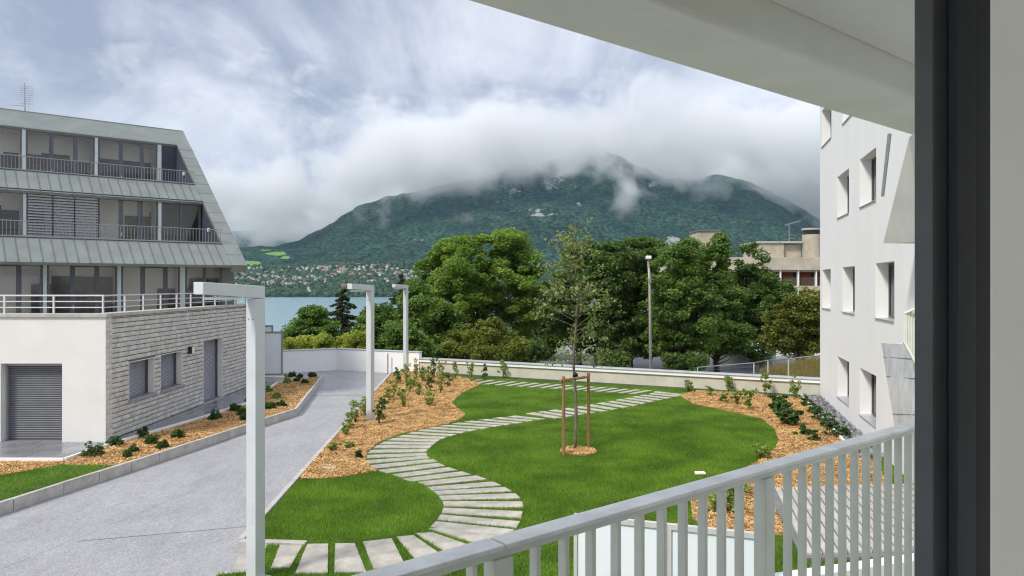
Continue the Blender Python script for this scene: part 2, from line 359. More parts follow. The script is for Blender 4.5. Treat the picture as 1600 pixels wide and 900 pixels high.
def watermat():
    m = bpy.data.materials.new('lake_water'); m.use_nodes = True; t = m.node_tree; p = t.nodes['Principled BSDF']
    p.inputs['Base Color'].default_value = (.20,.34,.38,1); p.inputs['Roughness'].default_value = .25; p.inputs['IOR'].default_value = 1.33
    tcn = t.nodes.new('ShaderNodeTexCoord'); n = t.nodes.new('ShaderNodeTexNoise'); n.inputs['Scale'].default_value = .15; n.inputs['Detail'].default_value = 5
    mp = t.nodes.new('ShaderNodeMapping'); mp.inputs['Scale'].default_value = (.4,1,1); t.links.new(tcn.outputs['Object'], mp.inputs[0]); t.links.new(mp.outputs[0], n.inputs[0])
    b = t.nodes.new('ShaderNodeBump'); b.inputs['Strength'].default_value = .5; b.inputs['Distance'].default_value = .6; t.links.new(n.outputs[0], b.inputs['Height']); t.links.new(b.outputs[0], p.inputs['Normal'])
    return m
M['water'] = watermat()

# ------------------------------------------------------------------ terrain
XR = np.array([-900,-100,250,330,380,430,470,520,560,600,640,700,760,830,880,930,975,1000,1040,1080,1130,1175,1230,1280,1400,1700,2500.])
YR = np.array([410,398,392,390,387,385,374,349,325,311,303,288,274,258,243,230,243,258,276,279,275,286,312,343,372,385,405.])
def hill_z(X, Y):
    px = 800 + F*X/np.maximum(Y, 1)
    yr = np.interp(px, XR, YR); D = np.interp(px, [300,480,600,2500], [3900,4400,4800,4900])
    zr = H + (HZ-yr)*D/F
    base = np.interp(Y, [2400,2470,2700,3300], [-45,-36,-16,np.nan_to_num(72.)])
    t = np.clip((Y-3250)/(D-3250), 0, 2.2)
    up_ = np.where(t < 1, t**1.15, np.clip(1-(t-1)*.9, -.3, 1))
    z = base + (zr-72)*up_
    w = np.clip(t, 0, 1)*np.clip(1.15-t, 0.0, 1)
    rid = 1-np.abs(2*fbm(X/650+9, Y/900, 5, 3)-1.0)
    z = z + (rid-.75)*300*w*np.clip((zr-60)/400, .15, 1) + (fbm(X/110, Y/110, 5, 8)-.5)*60*np.clip(t*3, 0, 1)*np.clip((zr-60)/300, .3, 1)
    return z
rr = np.linspace(-1.25, 1.25, 620); yy = np.concatenate([np.linspace(2400, 3300, 40), np.linspace(3310, 5300, 170), np.linspace(5400, 8200, 14)])
RX, YY = np.meshgrid(rr, yy); XX = RX*YY; ZZ = hill_z(XX, YY)
def grid(name, XX, YY, ZZ, m, parent=None):
    n0, n1 = XX.shape; V = np.stack([XX.ravel(), YY.ravel(), ZZ.ravel()], 1)
    i = np.arange(n0*n1).reshape(n0, n1); Q = np.stack([i[:-1,:-1].ravel(), i[:-1,1:].ravel(), i[1:,1:].ravel(), i[1:,:-1].ravel()], 1)
    return npmesh(name, V, Q, m, parent, 4, True)
hills = grid('hills', XX, YY, ZZ, M['hill']); tag(hills, kind='structure')
pxx = 800+F*XX/YY; pyy = HZ-(ZZ-H)*F/YY
def blob(cx, cy, rx, ry): return np.exp(-((pxx-cx)/rx)**2-((pyy-cy)/ry)**2)
rock = np.zeros_like(XX)
for b in [(878,268,18,22,1),(860,288,22,16,.9),(805,300,30,16,.75),(830,330,40,18,.7),(905,300,22,14,.7),(845,335,30,8,.9),(905,320,10,18,.8),(1020,288,14,9,1.1),(985,282,30,10,.7),(1000,297,26,6,.7),(1052,375,20,10,1.15),(940,262,35,12,.6),(655,374,30,5,.85),(1205,372,12,4,.7),(780,310,18,8,.6)]:
    rock = np.maximum(rock, b[4]*blob(*b[:4]))
field = np.zeros_like(XX)
for b in [(432,396,26,4.5,.75),(390,412,25,6,.85),(446,402,12,4,.75),(415,391,16,2.5,.6),(380,418,16,5,.7)]: field = np.maximum(field, b[4]*blob(*b[:4]))
for nm, arr in (('rock', rock), ('field', field)):
    a = hills.data.attributes.new(nm, 'FLOAT', 'POINT'); a.data.foreach_set('value', arr.ravel().astype(np.float32))

# far blue range behind the cloud at left and right
def far_z(X, Y):
    px = 800+F*X/Y
    yr = np.interp(px, [-900,100,300,380,430,480,540,700,1150,1230,1300,1500,2500], [380,368,362,352,345,352,350,330,300,296,288,300,330])
    t = np.clip((Y-6500)/2500, 0, 2); zr = H+(HZ-yr)*9000/F
    return -60+(zr+60)*np.where(t<1, t, np.clip(2-t,0,1)) + (fbm(X/900, Y/900, 5, 4)-.5)*320*np.clip(t,0,1)
ry2 = np.linspace(-1.25, 1.25, 260); y2 = np.linspace(6400, 11500, 50); A, B = np.meshgrid(ry2, y2)
fh = grid('far_mountain', A*B, B, far_z(A*B, B), M['hill']); tag(fh, kind='structure')
# near ground sheet, dropping behind the garden wall and falling to the lake shore
xs = np.concatenate([np.linspace(-1500,-90,20), np.linspace(-85,85,60), np.linspace(90,1500,20)])
ys = np.concatenate([np.linspace(-200,30,12), np.linspace(32,140,60), np.linspace(150,700,40), np.linspace(750,2600,6)])
GX, GY = np.meshgrid(xs, ys)
edge = 42.5-np.clip((GX+4.7)*.486, 0, 60)*1.0
def ground_z(X, Y):
    edge = np.where(X < -4.7, 42.6, 42.6-(X+4.7)*.42)
    edge = np.maximum(edge, 33)
    d = Y-edge
    z = np.interp(d, [0, 1.2, 70, 120, 330, 380, 3000], [-.35,-3.05,-3.1,-9,-36,-45,-60])
    return z
GZ = ground_z(GX, GY)
gr = grid('ground', GX, GY, GZ, M['soil']); tag(gr, kind='structure')
w = MB(); w.add([(-9000,250,-37.2),(9000,250,-37.2),(9000,3200,-37.2),(-9000,3200,-37.2)], [(0,1,2,3)]); tag(w.build('lake', M['water']), kind='structure')

# ------------------------------------------------------------------ road, paving, lawn and beds
def sheet(name, poly, z, m):
    b = MB(); b.add([(p[0], p[1], z) for p in poly], [list(range(len(poly)))]); return tag(b.build(name, m), kind='structure')
KL = [g(372,845), g(386,839-8), g(415,801), g(473,737), g(515,690), g(568,632), g(609,583)]   # garden edge along the road
K0 = np.array(g(372,845)[:2]); K1 = np.array(g(609,583)[:2])
kd = (K1-K0)/np.linalg.norm(K1-K0); kn = np.array([kd[1], -kd[0]])
ZR = -.13
sheet('road', [(-60,-6),(6,-6),(6,14),tuple(K1+[1.5,0]),(-5.4,39.2),(-6.8,41),(-14,41.5),(-60,41)], ZR, M['road'])
GL = [g(417,851)[:2], g(402,893)[:2], g(340,898)[:2], g(310,980)[:2]]
garden = [(K0[0]+.12,K0[1]-.02), (K1[0]+.12,K1[1]), (-6.2,39.4), (-4.7,38.4),(12.6,30.1),(7.5,10),(5.5,2),(2.5,2),(-1.5,2.0)]+GL[::-1]
sheet('lawn', garden, 0.0, M['lawnb'])

for (x0, y0), (x1, y1) in (((120,846),(395,822)),((385,618),(565,618)),((0,890),(330,756))):
    a_ = g(x0,y0,ZR); b_ = g(x1,y1,ZR); w_ = .012*a_[1]/14
    sheet('road_joint', [(a_[0],a_[1]-w_),(b_[0],b_[1]-w_),(b_[0],b_[1]+w_),(a_[0],a_[1]+w_)], ZR+.004, M['roadj'])
mulchL = [g(*p) for p in [(470,750),(473,740),(516,692),(569,634),(610,586),(640,580),(700,586),(735,593),(752,601),(722,615),(706,630),(716,640),(727,648),(722,655),(700,663),(665,671),(630,678),(611,685),(596,691),(586,697),(577,705),(572,713),(572,722),(579,730),(590,737),(556,743),(519,748)]]
mulchR = [g(*p) for p in [(1060,618),(1085,633),(1137,643),(1190,656),(1210,671),(1217,688),(1212,701),(1194,716),(1156,739),(1100,775),(1079,782),(1082,812),(1120,838),(1300,838),(1400,765),(1333,689),(1277,624),(1180,616),(1090,611)]]
ringc = np.array(g(904,706)[:2]); ring = [(ringc[0]+.5*math.cos(a), ringc[1]+.55*math.sin(a)) for a in np.linspace(0, 2*math.pi, 20)[:-1]]

# planter to the left of the road
ZP = .12
PT = [(0,787),(100,755),(206,722),(325,684),(415,654),(464,639),(505,587)]
pk = [np.array(g(x, y, ZP)[:2]) for x, y in PT]
d0 = pk[0]-pk[1]; pk[0] = pk[1]+d0*3.2                       # run out of frame
pb = [np.array(g(x, y, ZP+.03)[:2]) for x, y in [(100,716),(166,694),(234,674),(325,648),(387,628),(440,592)]]
pb = [np.array([-26., pb[0][1]+.05])] + pb
planter = [tuple(p) for p in pk] + [tuple(p) for p in pb[::-1]]
sheet('planter_bed', planter, ZP-.06, M['mulch'])
lawn2 = [g(x, y, ZP) for x, y in [(181,726),(98,724),(0,741)]]
lawn2 = [tuple(pk[0]), tuple(pk[1]), tuple(pk[2]*.5+pk[1]*.5), lawn2[0][:2], lawn2[1][:2], lawn2[2][:2], (lawn2[2][0]-6, lawn2[2][1]-.9)]
sheet('planter_lawn', lawn2, ZP-.03, M['lawnb'])

def strip_blocks(pts, wdt, z0, z1, name, m, label, cat, seg=1.0, side=1, group=None, gap=.014):
    """kerb built as a run of blocks along a plan polyline; wdt is laid to one side"""
    root = thing(name, label, cat, (pts[0][0], pts[0][1], z0), group)
    for a, b in zip(pts[:-1], pts[1:]):
        a = np.array(a[:2], float); b = np.array(b[:2], float); Ln = np.linalg.norm(b-a)
        if Ln < .05: continue
        d = (b-a)/Ln; n = np.array([-d[1], d[0]])*side; k = max(1, round(Ln/seg))
        for i in range(k):
            p = a+d*(Ln*i/k+gap/2); q = a+d*(Ln*(i+1)/k-gap/2)
            mb = MB(); mb.prism([tuple(p), tuple(q), tuple(q+n*wdt), tuple(p+n*wdt)] if side > 0 else [tuple(p), tuple(p+n*wdt), tuple(q+n*wdt), tuple(q)], z0, z1+random.uniform(-.003,.003))
            mb.build('kerb_block', m, root, bevel=.008)
    return root
strip_blocks(pk, .10, ZR, ZP+.02, 'planter_kerb', M['kerb'], 'pale concrete block kerb of the mulched planter facing the road', 'kerb', 1.15, 1)
strip_blocks([tuple(K0), tuple(K1)], .11, ZR, .05, 'garden_kerb', M['kerb'], 'long straight pale kerb between the road and the garden lawn', 'kerb', 2.0, -1)
pv = [tuple(p) for p in pb]
sheet('paving', pv+[(-11,36.5),(-26,36.5)], ZP+.025, M['tile'])
e2 = MB()
for a, b in zip(pb[:-1], pb[1:]):
    d = (b-a)/np.linalg.norm(b-a); n = np.array([d[1], -d[0]])*.05
    e2.prism([tuple(a+n), tuple(b+n), tuple(b-n*.4), tuple(a-n*.4)], ZR, ZP+.04)
tag(e2.build('paving_edge', M['white']), 'thin white edging strip between the wet tiles and the orange mulch', 'edging')

# end of the path: low concrete upstands and steps down to the road
st = thing('garden_steps', 'pale concrete steps with low upstands where the slab path meets the road', 'steps', g(400,880,ZR))
c0 = g(372,846,.05); c1 = g(476,849,.05)
b = MB(); b.prism([c0[:2], c1[:2], (c1[0], c1[1]+.16), (c0[0], c0[1]+.16)], ZR-.15, .05); b.build('upstand', M['kerb'], st, .008)
c0 = g(345,897,-.02); c1 = g(445,893,-.02)
b = MB(); b.prism([c0[:2], c1[:2], (c1[0], c1[1]+.13), (c0[0], c0[1]+.13)], ZR-.15, -.02); b.build('upstand', M['kerb'], st, .008)
a0, a1, a2, a3 = g(374,868,-.08), g(414,868,-.08), g(408,892,-.08), g(362,892,-.08)
b = MB(); b.prism([a3[:2], a2[:2], a1[:2], a0[:2]], ZR-.1, -.08); b.build('step', M['slab'], st, .006)

# ---- stepping slabs
def c3(x, y): return g(360+x/2.648, 560+y/2.648, .03)
def c7(x, y): return g(600+x/2.286, 540+y/2.286, .03)
pairs = []
nearq = [[(205,770),(300,770),(245,865),(168,865)], [(318,766),(405,765),(403,885),(268,886)], [(433,763),(515,763),(563,882),(430,882)], [(548,757),(668,743),(730,866),(592,868)], [(687,736),(757,730),(892,822),(782,848)], [(767,721),(838,718),(1022,782),(915,815)], [(820,703),(880,702),(1132,738),(1046,772)]]
slabs = [[c3(*p) for p in q][::-1] for q in nearq]
P3 = [((800,715),(1090,778)),((838,685),(1160,722)),((862,655),(1192,685)),((877,628),(1207,645)),((880,600),(1211,603)),((868,577),(1190,568)),((850,556),(1150,540)),((825,538),(1105,516)),((795,518),(1040,492)),((730,502),(978,472)),((686,485),(922,455)),((628,468),(876,438)),((582,448),(848,420)),((564,428),(820,407)),((563,405),(813,395)),((575,385),(815,379)),((598,365),(830,365)),((625,349),(845,352)),((660,334),(862,340)),((700,320),(888,328)),((742,307),(925,317)),((785,296),(965,306)),((828,286),(1010,297)),((875,277),(1060,288)),((930,268),(1110,280)),((982,260),(1155,273)),((1040,252),(1200,266)),((1100,245),(1245,258)),((1160,238),(1290,251))]
P7 = [((520,240),(625,258)),((560,235),(665,252)),((600,230),(705,246)),((645,224),(745,240)),((690,217),(790,234)),((730,211),(825,227)),((770,204),(865,220)),((805,198),(900,213)),((835,192),(930,206)),((865,187),(960,199)),((890,181),(990,193)),((920,176),(1020,187)),((950,171),(1050,181)),((965,164),(1085,178))]
segs = [(np.array(c3(*a)), np.array(c3(*b))) for a, b in P3] + [(np.array(c7(*a)), np.array(c7(*b))) for a, b in P7]
for i in range(1, len(segs)):
    a, b = segs[i]; pa, pb_ = segs[i-1]; na, nb = segs[min(i+1, len(segs)-1)]
    kf = .355 if i < 20 else .29
    if i == len(segs)-1: da, db = (a-pa)*.36, (b-pb_)*.36
    else: da, db = (na-pa)*.5*kf, (nb-pb_)*.5*kf
    # keep each slab's two long sides near parallel
    w_ = (np.linalg.norm(da)+np.linalg.norm(db))/2
    da = da*.5+da/max(np.linalg.norm(da),1e-6)*w_*.5; db = db*.5+db/max(np.linalg.norm(db),1e-6)*w_*.5
    slabs.append([tuple(a-da), tuple(b-db), tuple(b+db), tuple(a+da)])
for i in range(17):                                   # short run of slabs beside the back wall
    t = i/16; cx = 275+t*640; cy = 124+t*41
    hx, hy = 33, -6
    a = np.array(c7(cx-hx, cy-hy)); b = np.array(c7(cx+hx, cy+hy)); d = np.array([1., -.47, 0])*.13
    slabs.append([tuple(a-d), tuple(a+d), tuple(b+d), tuple(b-d)])
slabpoly = []
NUM = 'first second third fourth fifth sixth seventh eighth ninth tenth eleventh twelfth thirteenth fourteenth fifteenth sixteenth seventeenth eighteenth nineteenth twentieth twenty-first twenty-second twenty-third'.split()
for q in slabs:
    q = [(p[0], p[1]) for p in q]; area = sum(q[i][0]*q[(i+1)%4][1]-q[(i+1)%4][0]*q[i][1] for i in range(4))
    if area < 0: q = q[::-1]
    slabpoly.append(q); z = .03+random.uniform(-.006,.006)
    cx = sum(p[0] for p in q)/4; cy = sum(p[1] for p in q)/4
    mb = MB(); mb.prism([(p[0]-cx, p[1]-cy) for p in q], -.05-0, z)
    o = mb.build('paving_slab', M['slab'], None, .006); o.location = (cx, cy, 0)
    k_ = len(slabpoly)-1
    sec, i0 = [('wide slab from the road steps', 0), ('slab past the wide ones in the near bend', 7), ('slab of the upper bend, counted away from the viewer', 20), ('slab of the far straight stretch, counted away', 34)][0 if k_ < 7 else 1 if k_ < 20 else 2 if k_ < 34 else 3]
    if k_ >= len(slabs)-17: sec, i0 = 'slanted slab from the left beside the back wall', len(slabs)-17
    tag(o, NUM[k_-i0]+' '+sec, 'paving slab', 'stepping slabs of the garden path')

# ---- mulch and chips
def bed(poly, z, name, n, seed, size=.05):
    sheet(name, poly, z, M['mulch'])
def scatter(poly, n, seed, exclude=()):
    r = np.random.default_rng(seed); P = np.array([p[:2] for p in poly]); lo, hi = P.min(0), P.max(0)
    q = r.uniform(lo, hi, (n, 2)); k = inpoly(q, poly)
    for ex in exclude: k &= ~inpoly(q, ex)
    return q[k]
def chips(name, polys, dens, z, seed, size, m, label, ex=()):
    Q = []
    for poly in polys:
        P = np.array([p[:2] for p in poly]); A = np.prod(P.max(0)-P.min(0)); Q.append(scatter(poly, int(A*dens), seed, ex))
    q = np.concatenate(Q); n = len(q); r = np.random.default_rng(seed+1)
    a = r.uniform(0, 6.283, n); ln = size*r.uniform(.5, 1.4, n); wd = ln*r.uniform(.25, .6, n); tl = r.uniform(-.5, .5, n); t2 = r.uniform(-.5,.5,n)
    zc = z+r.uniform(.0, .035, n)
    u = np.stack([np.cos(a)*np.cos(tl), np.sin(a)*np.cos(tl), np.sin(tl)], 1)*ln[:,None]/2
    v = np.stack([-np.sin(a)*np.cos(t2), np.cos(a)*np.cos(t2), np.sin(t2)], 1)*wd[:,None]/2
    c = np.stack([q[:,0], q[:,1], zc], 1)
    V = np.stack([c-u-v, c+u-v, c+u+v, c-u+v], 1).reshape(-1, 3); Fq = np.arange(4*n).reshape(n, 4)
    return tag(npmesh(name, V, Fq, m), label, 'ground cover', kind='stuff')
sheet('mulch_ground', mulchL, .012, M['mulch']); sheet('mulch_ground', mulchR, .012, M['mulch']); sheet('mulch_ground', ring, .016, M['mulch'])
chips('wood_mulch', [mulchL], 1900, .02, 3, .042, M['chip'], 'orange bark mulch chips over the bed beside the road kerb')
chips('wood_mulch', [mulchR], 1700, .02, 4, .042, M['chip'], 'orange bark mulch chips over the bed below the white building')
chips('wood_mulch', [ring], 2400, .03, 5, .045, M['chip'], 'round patch of orange mulch chips at the foot of the staked young tree')
plm = [p for p in planter]
chips('wood_mulch', [plm], 1500, ZP-.05, 6, .042, M['chip'], 'orange bark mulch chips in the planter beside the wet tiles', [lawn2])

# ---- grass
def blades(name, q, z, hgt, wid, seed, m, label, cat='grass', lean=.5):
    n = len(q); r = np.random.default_rng(seed); a = r.uniform(0, 6.283, n)
    h = hgt*r.uniform(.6, 1.3, n)*(0.8+.5*fbm(q[:,0]*1.5, q[:,1]*1.5, 3, 2)); w_ = wid*r.uniform(.7, 1.3, n)
    lx = r.normal(0, lean, n)*h; ly = r.normal(0, lean, n)*h
    c = np.stack([q[:,0], q[:,1], np.broadcast_to(z, n)], 1)
    d = np.stack([np.cos(a)*w_, np.sin(a)*w_, 0*a], 1); tip = c+np.stack([lx, ly, h], 1)
    V = np.stack([c-d, c+d, tip], 1).reshape(-1, 3)
    return tag(npmesh(name, V, np.arange(3*n).reshape(n, 3), m, None, 3), label, cat, kind='stuff')
lg = [(K0[0]+.14,K0[1]+.05), (K1[0]+.14,K1[1]), (-6.2,39.3), (-4.7,38.3),(12.5,30.0),(7.4,10),(5,6),(-1,7.5)]+GL[::-1]
q = scatter(lg, 1500000, 11)
# thin with distance (blades far away are below a pixel)
r_ = np.random.default_rng(5); keep = r_.uniform(0, 1, len(q)) < np.clip(17/q[:,1], .25, 1)**1.3; q = q[keep]
k = ~inpoly(q, mulchL) & ~inpoly(q, mulchR) & ~inpoly(q, ring)
for sp in slabpoly:
    s = np.array(sp); lo, hi = s.min(0), s.max(0); c = s.mean(0); sh = [tuple(c+(p-c)*.985) for p in s]
    idx = np.where((q[:,0]>lo[0])&(q[:,0]<hi[0])&(q[:,1]>lo[1])&(q[:,1]<hi[1]))[0]
    k[idx] &= ~inpoly(q[idx], sh)
q = q[k]
blades('grass', q, 0.0, .055, .006+.00025*0, 12, M['grass'], 'short bright green grass of the garden lawn and between the path slabs')
q2 = scatter(lawn2, 60000, 14)
blades('grass', q2, ZP-.03, .05, .007, 15, M['grass'], 'short green grass in the corner of the planter beside the garage')

# ------------------------------------------------------------------ plants
def leaves(centers, sig, per, size, seed, up=.6, aspect=1.6):
    """leaf quads in flattened clumps: centers (K,3), sig (K,3)"""
    r = np.random.default_rng(seed); K = len(centers); n = K*per
    c = np.repeat(centers, per, 0); s = np.repeat(sig, per, 0)
    d = r.normal(size=(n, 3)); d /= np.linalg.norm(d, axis=1)[:,None]; rad = r.uniform(.25, 1, n)**.6
    p = c+d*s*rad[:,None]
    nr = r.normal(size=(n, 3)); nr[:,2] = np.abs(nr[:,2])+up; nr /= np.linalg.norm(nr, axis=1)[:,None]
    a = r.normal(size=(n, 3)); u = np.cross(nr, a); u /= np.linalg.norm(u, axis=1)[:,None]; v = np.cross(nr, u)
    sz = size*r.uniform(.6, 1.3, n)[:,None]
    u = u*sz*.5*aspect; v = v*sz*.5
    V = np.stack([p-u, p-v*1.0, p+u, p+v*1.0], 1).reshape(-1, 3)
    return V, np.arange(4*n).reshape(n, 4)

def tree(px, ytop, ybot, wpx, Y, z0, label, lm, seed, per=170, clumps=170, leaf=.2, shape=1.0, group='trees beyond the garden wall', lobes=None, name='leafy_tree', flat=.62, csize=.85, trunkr=.22, cover=1.0, bark='bark'):
    r = np.random.default_rng(seed); s = Y/F
    X = (px-800)*s; zt = H+(HZ-ytop)*s; zb = H+(HZ-ybot)*s; R = wpx*s/2
    root = thing(name, label, 'tree', (X, Y, z0), group)
    if lobes is None:
        lobes = []; k = 7
        for i in range(k):
            a = r.uniform(0, 6.283); t = (i+.5)/k; rad = R*(.62*math.sin(math.pi*min(1, (t*.9+.12)))**.6)
            lobes.append((X+math.cos(a)*rad*.75, Y+math.sin(a)*rad*.75, zb+(zt-zb)*(.12+.76*t), R*.55*(1.1-.35*t), (zt-zb)*.2))
        lobes.append((X, Y, (zt+zb)/2, R*.7, (zt-zb)*.42))
        lobes.append((X+R*.1, Y, zt-(zt-zb)*.16, R*.42, (zt-zb)*.16))
    else:
        lobes = [((a-800)*s + 0, Y+r.uniform(-.5,.5)*c*s, H+(HZ-b)*s, c*s*1.04, d*s*1.06) for a, b, c, d in lobes]
    vol = np.array([l[3]**2*l[4] for l in lobes])**.7; pr = vol/vol.sum()
    ci = r.choice(len(lobes), clumps, p=pr); Lb = np.array(lobes)[ci]
    d = r.normal(size=(clumps, 3)); d /= np.linalg.norm(d, axis=1)[:,None]; rad = r.uniform(.5, 1.0, clumps)[:,None]
    cen = np.stack([Lb[:,0], Lb[:,1], Lb[:,2]], 1) + d*rad*np.stack([Lb[:,3], Lb[:,3], Lb[:,4]], 1)
    cs = csize*r.uniform(.6, 1.35, clumps); sig = np.stack([cs, cs, cs*flat], 1)
    V, Q = leaves(cen, sig, per, leaf, seed+1)
    npmesh('crown', V, Q, lm, root)
    # trunk and limbs
    zc = zb+(zt-zb)*.75
    mb = MB(); n = 7; bend = r.normal(0, .12, (n, 2)).cumsum(0)*R*.12; bend[0] = 0
    tp = [(X+bend[i,0], Y+bend[i,1], z0-.1+(zc-z0)*i/(n-1)) for i in range(n)]
    mb.tube(tp, [trunkr*(1.25 if i == 0 else 1)*(1-.8*i/(n-1)) for i in range(n)], 9); mb.build('trunk', M[bark], root, smooth=True)
    lb = MB()
    for j in r.choice(clumps, min(34, clumps), replace=False):
        e_ = cen[j]; h0 = z0+(zb-z0)*.6+max(0., (e_[2]-zb))*r.uniform(.25, .6); fr = np.clip((h0-z0)/(zc-z0), 0, .95)*(n-1); i = int(fr)
        p0 = np.array(tp[i])*(1-(fr-i))+np.array(tp[min(i+1, n-1)])*(fr-i); mid = p0*.45+e_*.55+r.normal(0, .15, 3)*R*.3; mid[2] -= .05*R
        r0 = trunkr*.38*(1-.5*fr/(n-1)); lb.tube([p0, p0*.75+mid*.25, mid, e_], [r0, r0*.8, r0*.5, r0*.12], 5)
    lb.build('limbs', M[bark], root, smooth=True)
    return root
LM = dict(
  bright=leafmat('bright_leaves', (.085,.15,.028), (.31,.43,.10), .42, clump=.45),
  mid=leafmat('mid_leaves', (.060,.115,.028), (.24,.36,.09), .38, clump=.45),
  dark=leafmat('dark_leaves', (.045,.088,.026), (.18,.27,.075), .35, clump=.45),
  olive=leafmat('olive_leaves', (.075,.090,.016), (.28,.30,.065), .35, clump=.5),
  yellow=leafmat('yellowish_leaves', (.17,.20,.025), (.55,.58,.13), .4, clump=.5),
  needle=leafmat('spruce_needles', (.018,.034,.018), (.10,.135,.055), .1, clump=.6),
  grey=leafmat('grey_green_leaves', (.09,.12,.04), (.34,.40,.17), .38),
  shrub=leafmat('shrub_leaves', (.020,.055,.012), (.10,.19,.045), .2),
  light=leafmat('light_shrub_leaves', (.09,.15,.03), (.38,.48,.14), .38))
GZ0 = -3.05
tree(745,358,562,210,62,GZ0,'large bright green feathery tree, tallest beyond the wall left of the staked sapling',LM['bright'],21,per=200,clumps=520,leaf=.165,lobes=[(705,395,32,26),(737,380,24,22),(688,428,40,30),(740,430,50,42),(790,384,30,28),(816,420,30,42),(790,455,50,42),(700,478,52,46),(770,505,72,50),(822,480,30,40),(690,525,48,34)],csize=.72)
tree(655,440,562,90,56,GZ0,'rounded green tree at the left foot of the large bright green tree',LM['mid'],22,per=180,clumps=190,leaf=.16,lobes=[(652,478,26,34),(650,520,38,38),(685,515,34,40)],csize=.65)
tree(755,490,562,110,50,GZ0,'low olive brown tree in front of the large bright green tree',LM['olive'],23,per=150,clumps=150,leaf=.12,lobes=[(755,525,40,28),(725,540,32,22),(795,545,30,20),(765,548,45,14)],csize=.5,trunkr=.12)
tree(848,440,562,60,75,GZ0,'dark narrow tree between the large bright tree and the staked sapling',LM['dark'],24,per=170,clumps=150,leaf=.19,lobes=[(850,480,24,36),(862,520,26,36),(838,525,28,36)],csize=.75)
tree(905,372,572,90,70,GZ0,'dark green tree directly behind the staked sapling',LM['dark'],25,per=180,clumps=250,leaf=.18,lobes=[(915,405,28,30),(895,440,30,40),(930,450,34,40),(885,495,34,40),(925,510,40,40),(880,470,24,30)],csize=.75)
tree(985,362,575,120,66,GZ0,'broad dark green tree with a round top left of the wooden street light pole',LM['dark'],26,per=190,clumps=400,leaf=.18,lobes=[(985,405,44,38),(957,445,42,50),(1010,465,44,52),(970,520,50,40),(948,405,24,26),(1015,395,24,24),(1015,530,34,28)],csize=.75)
tree(1062,372,575,80,60,GZ0,'mid green tree right of the wooden street light pole',LM['mid'],27,per=190,clumps=330,leaf=.16,lobes=[(1058,425,32,40),(1046,465,32,40),(1080,485,38,46),(1072,395,16,24),(1052,530,36,28),(1090,530,30,26)],csize=.65)
tree(1120,358,580,80,64,GZ0,'tall pointed dark green tree in front of the beige chimney block',LM['mid'],28,per=180,clumps=300,leaf=.17,lobes=[(1124,385,17,26),(1112,425,30,34),(1132,470,34,42),(1104,515,34,32),(1095,405,12,22),(1140,525,30,26)],csize=.68)
tree(1190,382,578,110,68,GZ0,'loose dark green tree in front of the apartment block with red panels',LM['dark'],29,per=120,clumps=260,leaf=.18,lobes=[(1170,412,22,28),(1175,445,34,30),(1206,458,32,22),(1180,485,42,36),(1215,500,34,34),(1170,535,38,26),(1222,446,18,10)],csize=.7)
tree(1245,448,566,90,52,GZ0,'olive green low tree beside the corner of the white building',LM['olive'],30,per=170,clumps=230,leaf=.13,lobes=[(1255,478,34,24),(1230,505,34,28),(1275,500,30,38),(1225,535,34,18),(1265,535,30,18)],csize=.52,trunkr=.14)
tree(485,470,548,90,74,GZ0-1,'small bright round tree beside the dark spruce above the lake',LM['mid'],31,per=150,clumps=150,leaf=.18,lobes=[(485,497,22,22),(468,522,22,20),(505,522,24,24)],csize=.65,trunkr=.15)
tree(590,470,556,80,70,GZ0-1,'green tree between the spruce and the large bright tree',LM['mid'],32,per=150,clumps=200,leaf=.18,lobes=[(590,505,28,28),(575,530,28,22),(618,525,30,34)],csize=.7,trunkr=.15)
tree(628,500,560,60,48,GZ0,'green bushy tree behind the farthest lamp post',LM['mid'],33,per=150,clumps=110,leaf=.13,lobes=[(630,532,28,26),(650,545,24,18)],csize=.5,trunkr=.1)
for i, (px, yt, Y, wp, lab) in enumerate([(535,447,78,92,'dark spruce with drooping branches in front of the lake'), (627,424,84,66,'dark spruce half hidden at the left edge of the big bright tree')]):
    s = Y/F; X = (px-800)*s; zt = H+(HZ-yt)*s; z0 = GZ0-1.5; R = wp*s/2; r = np.random.default_rng(50+i)
    root = thing('spruce_tree', lab, 'tree', (X, Y, z0), 'trees beyond the garden wall')
    mb = MB(); mb.tube([(X,Y,z0-.2),(X,Y,zt-.4),(X,Y,zt)],[.2,.05,.01],8); mb.build('trunk', M['bark'], root, smooth=True)
    cen = []; sig = []; lb = MB()
    for lev in np.arange(z0+1, zt-.15, .42):
        fr = (zt-lev)/(zt-z0); rad = R*min(1.15, fr*1.55+.05)
        for k in range(int(4+7*fr)):
            a = r.uniform(0, 6.283); rr_ = rad*r.uniform(.45, 1.2); dr = -.18*rr_+.14*rr_*r.normal()
            end = (X+math.cos(a)*rr_, Y+math.sin(a)*rr_, lev+dr); lb.tube([(X,Y,lev+.1),end],[.035,.008],4)
            for t in np.linspace(.25, 1, 4): cen.append((X+math.cos(a)*rr_*t, Y+math.sin(a)*rr_*t, lev+.1+(dr-.1)*t**.8-.06)); sig.append((.34*rr_/3+.14, .34*rr_/3+.14, .13))
    V, Q = leaves(np.array(cen), np.array(sig), 42, .12, 60+i, up=.2, aspect=2.4); npmesh('crown', V, Q, LM['needle'], root); lb.build('limbs', M['bark'], root)
